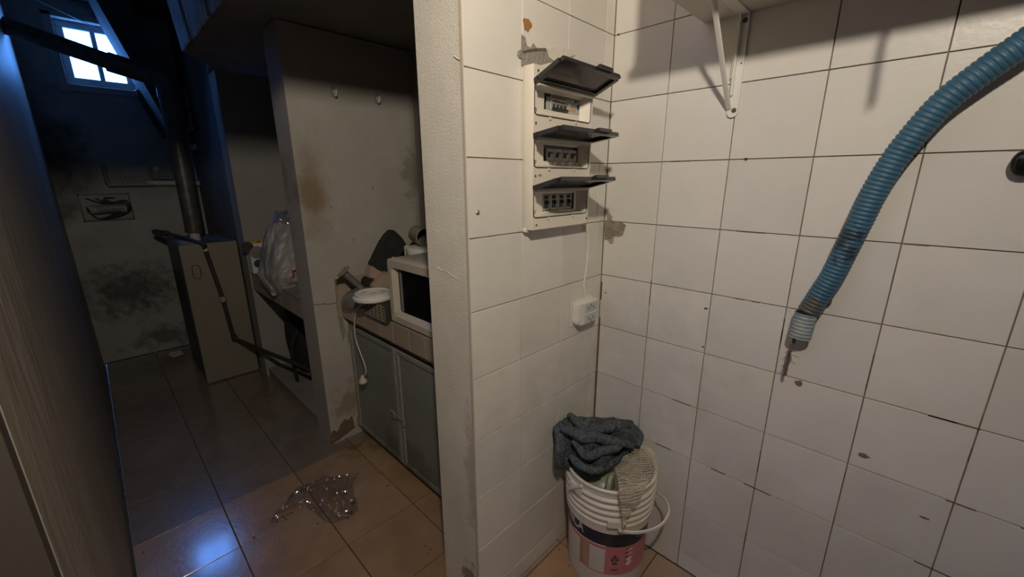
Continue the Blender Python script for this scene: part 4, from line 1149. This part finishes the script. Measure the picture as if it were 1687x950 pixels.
# clear film on the bag's top
bm = B(); sheet(bm, [[bagpt(453, 348, 2.0), bagpt(468, 344, 1.98), bagpt(480, 346, 1.96)], [bagpt(450, 358, 1.96), bagpt(466, 356, 1.92), bagpt(482, 358, 1.9)], [bagpt(448, 366, 1.95), bagpt(464, 368, 1.9), bagpt(482, 370, 1.86)]], 16, 14, .012, 30, 8)
finish('clear_corner', bm, m_film, bag, recalc=False)

bp_ = thing('backpack', 'black backpack pushed under the far counter', 'backpack', (2.12, .36, .061))
bm = B(); bmesh.ops.create_cube(bm, size=1)
for v in bm.verts: v.co = Vector((v.co.x*.44+2.20, v.co.y*.40+.29, v.co.z*.50+.315))
bmesh.ops.subdivide_edges(bm, edges=bm.edges[:], cuts=6, use_grid_fill=True)
for v in bm.verts:
    d = v.co-Vector((2.20, .29, .315)); q = Vector((d.x/.22, d.y/.20, d.z/.25)); m_ = max(abs(q.x), abs(q.y), abs(q.z), 1e-6); l = q.length/m_
    k = (1/l)**.55 if l > 0 else 1
    v.co = Vector((2.20, .29, .315))+d*k+Vector((noise.noise(v.co*9), noise.noise(v.co*9+Vector((3, 3, 3))), noise.noise(v.co*9+Vector((7, 1, 2)))))*.012
    v.co.z = max(v.co.z, .0615)
finish('body', bm, m_leather, bp_, smooth='all')
st_ = catmull([(2.06, .46, .44), (2.04, .515, .36), (2.03, .530, .26), (2.03, .525, .16), (2.05, .515, .075)], 6)
finish('strap', tube(B(), st_, .020, 8, flat=.3), m_leather, bp_, smooth=True)
finish('front_pocket', box(B(), (1.985, .20, .10), (2.03, .44, .30), .02, 3), m_leather, bp_, smooth=True)
rb = finish('board_end', box(B(), (1.60, .46, .062), (1.63, .50, .26), .004), m_red)
tag(rb, 'red narrow board end showing beside the black backpack', 'board')

# ------------------------------------------------------------------ boiler, flue and pipes
bo = thing('floor_boiler', 'beige floor-standing boiler cabinet beneath the sooty flue pipe', 'boiler', (2.9, .78, 0))
X0, X1, Y0, Y1, ZT = 2.60, 3.20, .612, .940, 1.003
finish('case', box(B(), (X0+.02, Y0, .03), (X1, Y1-.004, ZT), .006), m_boilside, bo)
fp = finish('front_panel', box(B(), (X0, Y0, .006), (X0+.022, Y1, ZT), .005, 2), m_boil, bo)
loop = []
oc = at('x', X0, 324, 448)
for cz_, a0 in ((oc.z+.025, 0), (oc.z-.025, 180)):
    for k in range(9):
        a = math.radians(a0+180*k/8); loop.append(Vector((X0-.0005, oc.y+.022*math.cos(a), cz_+.022*math.sin(a))))
finish('knockout_outline', tube(B(), loop+[loop[0]], .0022, 6, caps=False), m_ink, fp)
for k in range(4):
    finish('louvre', box(B(), (2.78+k*.09, Y1-.006, .30), (2.83+k*.09, Y1+.004, .78), .003), m_black, bo)
for k in range(4):
    finish('vent_slat', box(B(), (2.66+k*.06, Y0+.215, ZT-.001), (2.69+k*.06, Y1-.03, ZT+.004), .001), m_meter, bo)
for y in (Y0+.02, Y1-.02):
    finish('leg', box(B(), (X0+.004, y-.014, 0), (X0+.03, y+.014, .03)), m_black, bo)
finish('leg', box(B(), (X1-.04, Y1-.03, 0), (X1-.01, Y1-.005, .03)), m_black, bo); finish('leg', box(B(), (X1-.04, Y0+.005, 0), (X1-.01, Y0+.03, .03)), m_black, bo)
flu = thing('flue_pipe', 'sooty flue pipe rising from the boiler and bending left below the window', 'pipe', (2.84, .81, ZT))
finish('collar', cyl(B(), (2.84, .808, ZT), (2.84, .808, 1.075), .032, 20), m_wpipe, flu, smooth=True)
finish('riser', tube(B(), [(2.84, .808, 1.06), (2.84, .805, 1.10), (2.82, .80, 2.02)], .052, 24), m_pipe, flu, smooth=True)
el = catmull([(2.82, .80, 1.93), (2.823, .803, 2.01), (2.84, .845, 2.055), (2.87, .93, 2.085), (2.90, 1.05, 2.12)], 6)
finish('elbow', tube(B(), el, .057, 22), m_pipe, flu, smooth=True)
finish('cross_pipe', tube(B(), [(2.875, .95, 2.09), (2.97, 1.440, 2.245)], .046, 22), m_pipe, flu, smooth=True)
# brown water pipe over the boiler front
wp = thing('water_pipe', 'dark brown pipe running down the boiler front and off to the right', 'pipe', (2.57, .76, 0))
ppx = [(258, 382), (270, 388), (296, 391), (318, 398), (333, 402), (338, 411), (352, 450), (367, 492), (376, 524), (386, 555)]
pp = [at('z', ZT+.028, 262, 383), at('z', ZT+.028, 290, 388)]+[at('x', 2.575, *p) for p in ppx[4:]]
pp += [at('z', .285, 400, 563), at('z', .26, 440, 580), at('z', .25, 485, 598), at('z', .25, 525, 616)]
finish('run', tube(B(), catmull(pp, 6), .0135, 12), m_bpipe, wp, smooth=True)
for (px, py), m_, r in (((338, 409), m_wpipe, .016), ((367, 492), m_cabf, .022), ((386, 556), m_bpipe, .019)):
    c = at('x', 2.575, px, py); t = Vector((0, -.12, -1)).normalized()
    finish('fitting', cyl(B(), c-t*.018, c+t*.018, r, 14), m_, wp, smooth=True)
finish('top_fitting', cyl(B(), at('z', ZT+.028, 256, 382), at('z', ZT+.028, 276, 385), .024, 12), m_bpipe, wp, smooth=True)

# meters and cut-outs on the end wall
def mb(name, label, y0, y1, z0, z1, d):
    return thing(name, label, 'meter box', (3.64, (y0+y1)/2, z0))
mt = mb('fuse_box', 'dark old fuse box on the end wall above the round meter', .905, 1.155, 1.375, 1.525, .08)
finish('housing', box(B(), (3.59, .91, 1.385), (3.639, 1.155, 1.525), .004), m_meter, mt)
finish('cover_lip', box(B(), (3.58, .90, 1.375), (3.639, 1.165, 1.40), .003), m_meter, mt)
finish('frame', box(B(), (3.584, 1.150, 1.39), (3.6395, 1.175, 1.53), .003), m_black, mt)
finish('terminal_strip', box(B(), (3.584, .93, 1.435), (3.592, 1.13, 1.462), .001), m_cabf, mt)
for k in range(7): finish('fuse', box(B(), (3.578, .95+.026*k, 1.440), (3.585, .962+.026*k, 1.456)), m_black, mt)
sb = thing('junction_box', 'small grey box beside the dark fuse box, half behind the flue', 'electrical box', (3.64, .83, 1.42))
finish('housing', box(B(), (3.60, .765, 1.425), (3.639, .898, 1.520), .004), m_meter, sb)
finish('cap', cyl(B(), (3.60, .865, 1.505), (3.585, .865, 1.505), .018, 12), m_wpipe, sb, smooth=True)
for k in range(4): finish('slot', box(B(), (3.597, .79+.02*k, 1.445), (3.601, .803+.02*k, 1.455)), m_black, sb)
wpi = finish('white_pipe', tube(B(), [(3.605, .935, 1.392), (3.60, .925, 1.398), (3.60, .60, 1.392)], .021, 16), m_wpipe, smooth=True); tag(wpi, 'short white pipe running along the end wall under the small box', 'pipe')
me2 = thing('meter_recess', 'recessed meter with looped wires and two round ends in the end wall', 'meter', (3.64, 1.2, 1.12))
bm = B()
for lo, hi in (((3.630, 1.06, 1.118), (3.641, 1.34, 1.128)), ((3.630, 1.06, 1.312), (3.641, 1.34, 1.322)), ((3.630, 1.055, 1.118), (3.641, 1.065, 1.322)), ((3.630, 1.333, 1.118), (3.641, 1.343, 1.322))): box(bm, lo, hi)
finish('frame', bm, m_black, me2)
finish('back_plate', box(B(), (3.636, 1.06, 1.12), (3.640, 1.34, 1.32)), m_meter, me2)
cl = [Vector((3.60, 1.275, 1.205)), Vector((3.60, 1.105, 1.215))]
finish('glass_tube', tube(B(), cl, .032, 18), m_meter, me2, smooth=True)
for y, r in ((1.278, .034), (1.108, .028)): finish('end_cap', tube(B(), [(3.60, y-.016, 1.206), (3.60, y+.016, 1.206)], r, 18), m_cabf, me2, smooth=True)
for k in range(6): finish('terminal', box(B(), (3.565, 1.15+.018*k, 1.195), (3.570, 1.158+.018*k, 1.216)), m_black, me2)
for k in range(4):
    rq = random.Random(k+4)
    lp = catmull([(3.61, 1.30-.05*k, 1.29), (3.59, 1.20, 1.25+.012*k), (3.595, 1.09, 1.27-.02*k), (3.60, 1.07+.01*k, 1.20), (3.59, 1.15, 1.15+.01*k), (3.605, 1.26, 1.14), (3.61, 1.31, 1.20+.01*k)], 6)
    finish('wire', tube(B(), lp, .0035, 6), m_wire, me2)
# ribbed conduit by the window
cpts = resample(catmull([at('x', 3.60, *p) for p in ((226, 148), (240, 172), (256, 200), (274, 228))], 8), .006)
cdt = finish('ribbed_conduit', tube(B(), cpts, [.024 if i % 3 else .019 for i in range(len(cpts))], 14), m_pipe); tag(cdt, 'dark ribbed conduit slanting down the end wall below the window', 'conduit')
pp_ = at('z', 0.004, 296, 586)
pap = B(); sheet(pap, [[(3.36, 1.04, .004), (3.36, .97, .012)], [(3.42, 1.06, .012), (3.43, .97, .004)], [(3.50, 1.05, .005), (3.50, .98, .010)]], 8, 8, .004, 20, 2)
tag(thicken(finish('paper_scrap', pap, m_card, recalc=False), .001), 'pale scrap of paper on the floor by the boiler', 'paper')

# ------------------------------------------------------------------ floor litter
out_rows = [
    [(440, 868), (470, 845), (505, 836), (540, 862), (575, 852)],
    [(452, 848), (478, 832), (515, 822), (552, 838), (592, 838)],
    [(470, 828), (492, 818), (520, 806), (556, 812), (584, 820)],
    [(488, 806), (506, 802), (530, 795), (560, 796), (582, 798)],
    [(506, 800), (520, 796), (540, 788), (562, 784), (592, 782)],
]
rws = [[at('z', 0.002, *p) for p in r] for r in out_rows]
def filmfn(p, u, v):
    e = min(u, 1-u, v, 1-v)*4; e = min(e, 1)
    h = .003+.030*e*max(0, .30+noise.noise(p*14+Vector((4, 4, 1))))+.040*e*abs(noise.noise(p*30))+.016*abs(noise.noise(p*70))
    return Vector((p.x+.008*noise.noise(p*20), p.y+.008*noise.noise(p*21+Vector((9, 0, 0))), h))
fm = finish('plastic_wrap', sheet(B(), rws, 64, 52, 0, 0, 0, filmfn), m_film, recalc=False)
tag(fm, 'crumpled clear plastic wrap lying on the corridor floor tiles', 'wrapping')
db = B(); rq = random.Random(11)
spots = [(582, 826, .016), (577, 845, .018), (566, 815, .010), (557, 816, .008), (522, 862, .006), (470, 856, .006), (418, 886, .008), (239, 908, .007), (216, 824, .006), (285, 898, .004), (228, 925, .004), (640, 800, .008), (710, 905, .006), (700, 900, .006), (706, 912, .005), (662, 840, .005), (610, 712, .01), (596, 708, .008), (650, 745, .006), (630, 780, .005), (390, 880, .004), (470, 850, .012), (455, 860, .01), (480, 846, .01)]
for px, py, r in spots:
    c = at('z', 0, px, py)
    for k in range(5):
        q = c+Vector((rq.uniform(-r, r), rq.uniform(-r, r), 0)); s = r*rq.uniform(.25, .6)
        bmesh.ops.create_icosphere(db, subdivisions=1, radius=1, matrix=Matrix.Translation(q+Vector((0, 0, s*.3))) @ Matrix.Diagonal((s, s*.8, s*.45, 1)))
for px, py in ((921, 905), (937, 932), (1083, 905), (1120, 905), (1097, 915)):
    c = at('z', 0, px, py); bmesh.ops.create_icosphere(db, subdivisions=1, radius=.004, matrix=Matrix.Translation(c+Vector((0, 0, .001))) @ Matrix.Diagonal((1, 1, .5, 1)))
ob = finish('floor_crumbs', db, m_dirt, recalc=False); ob['kind'] = 'stuff'; tag(ob, 'dark crumbs of dirt scattered on the floor tiles', 'dirt')
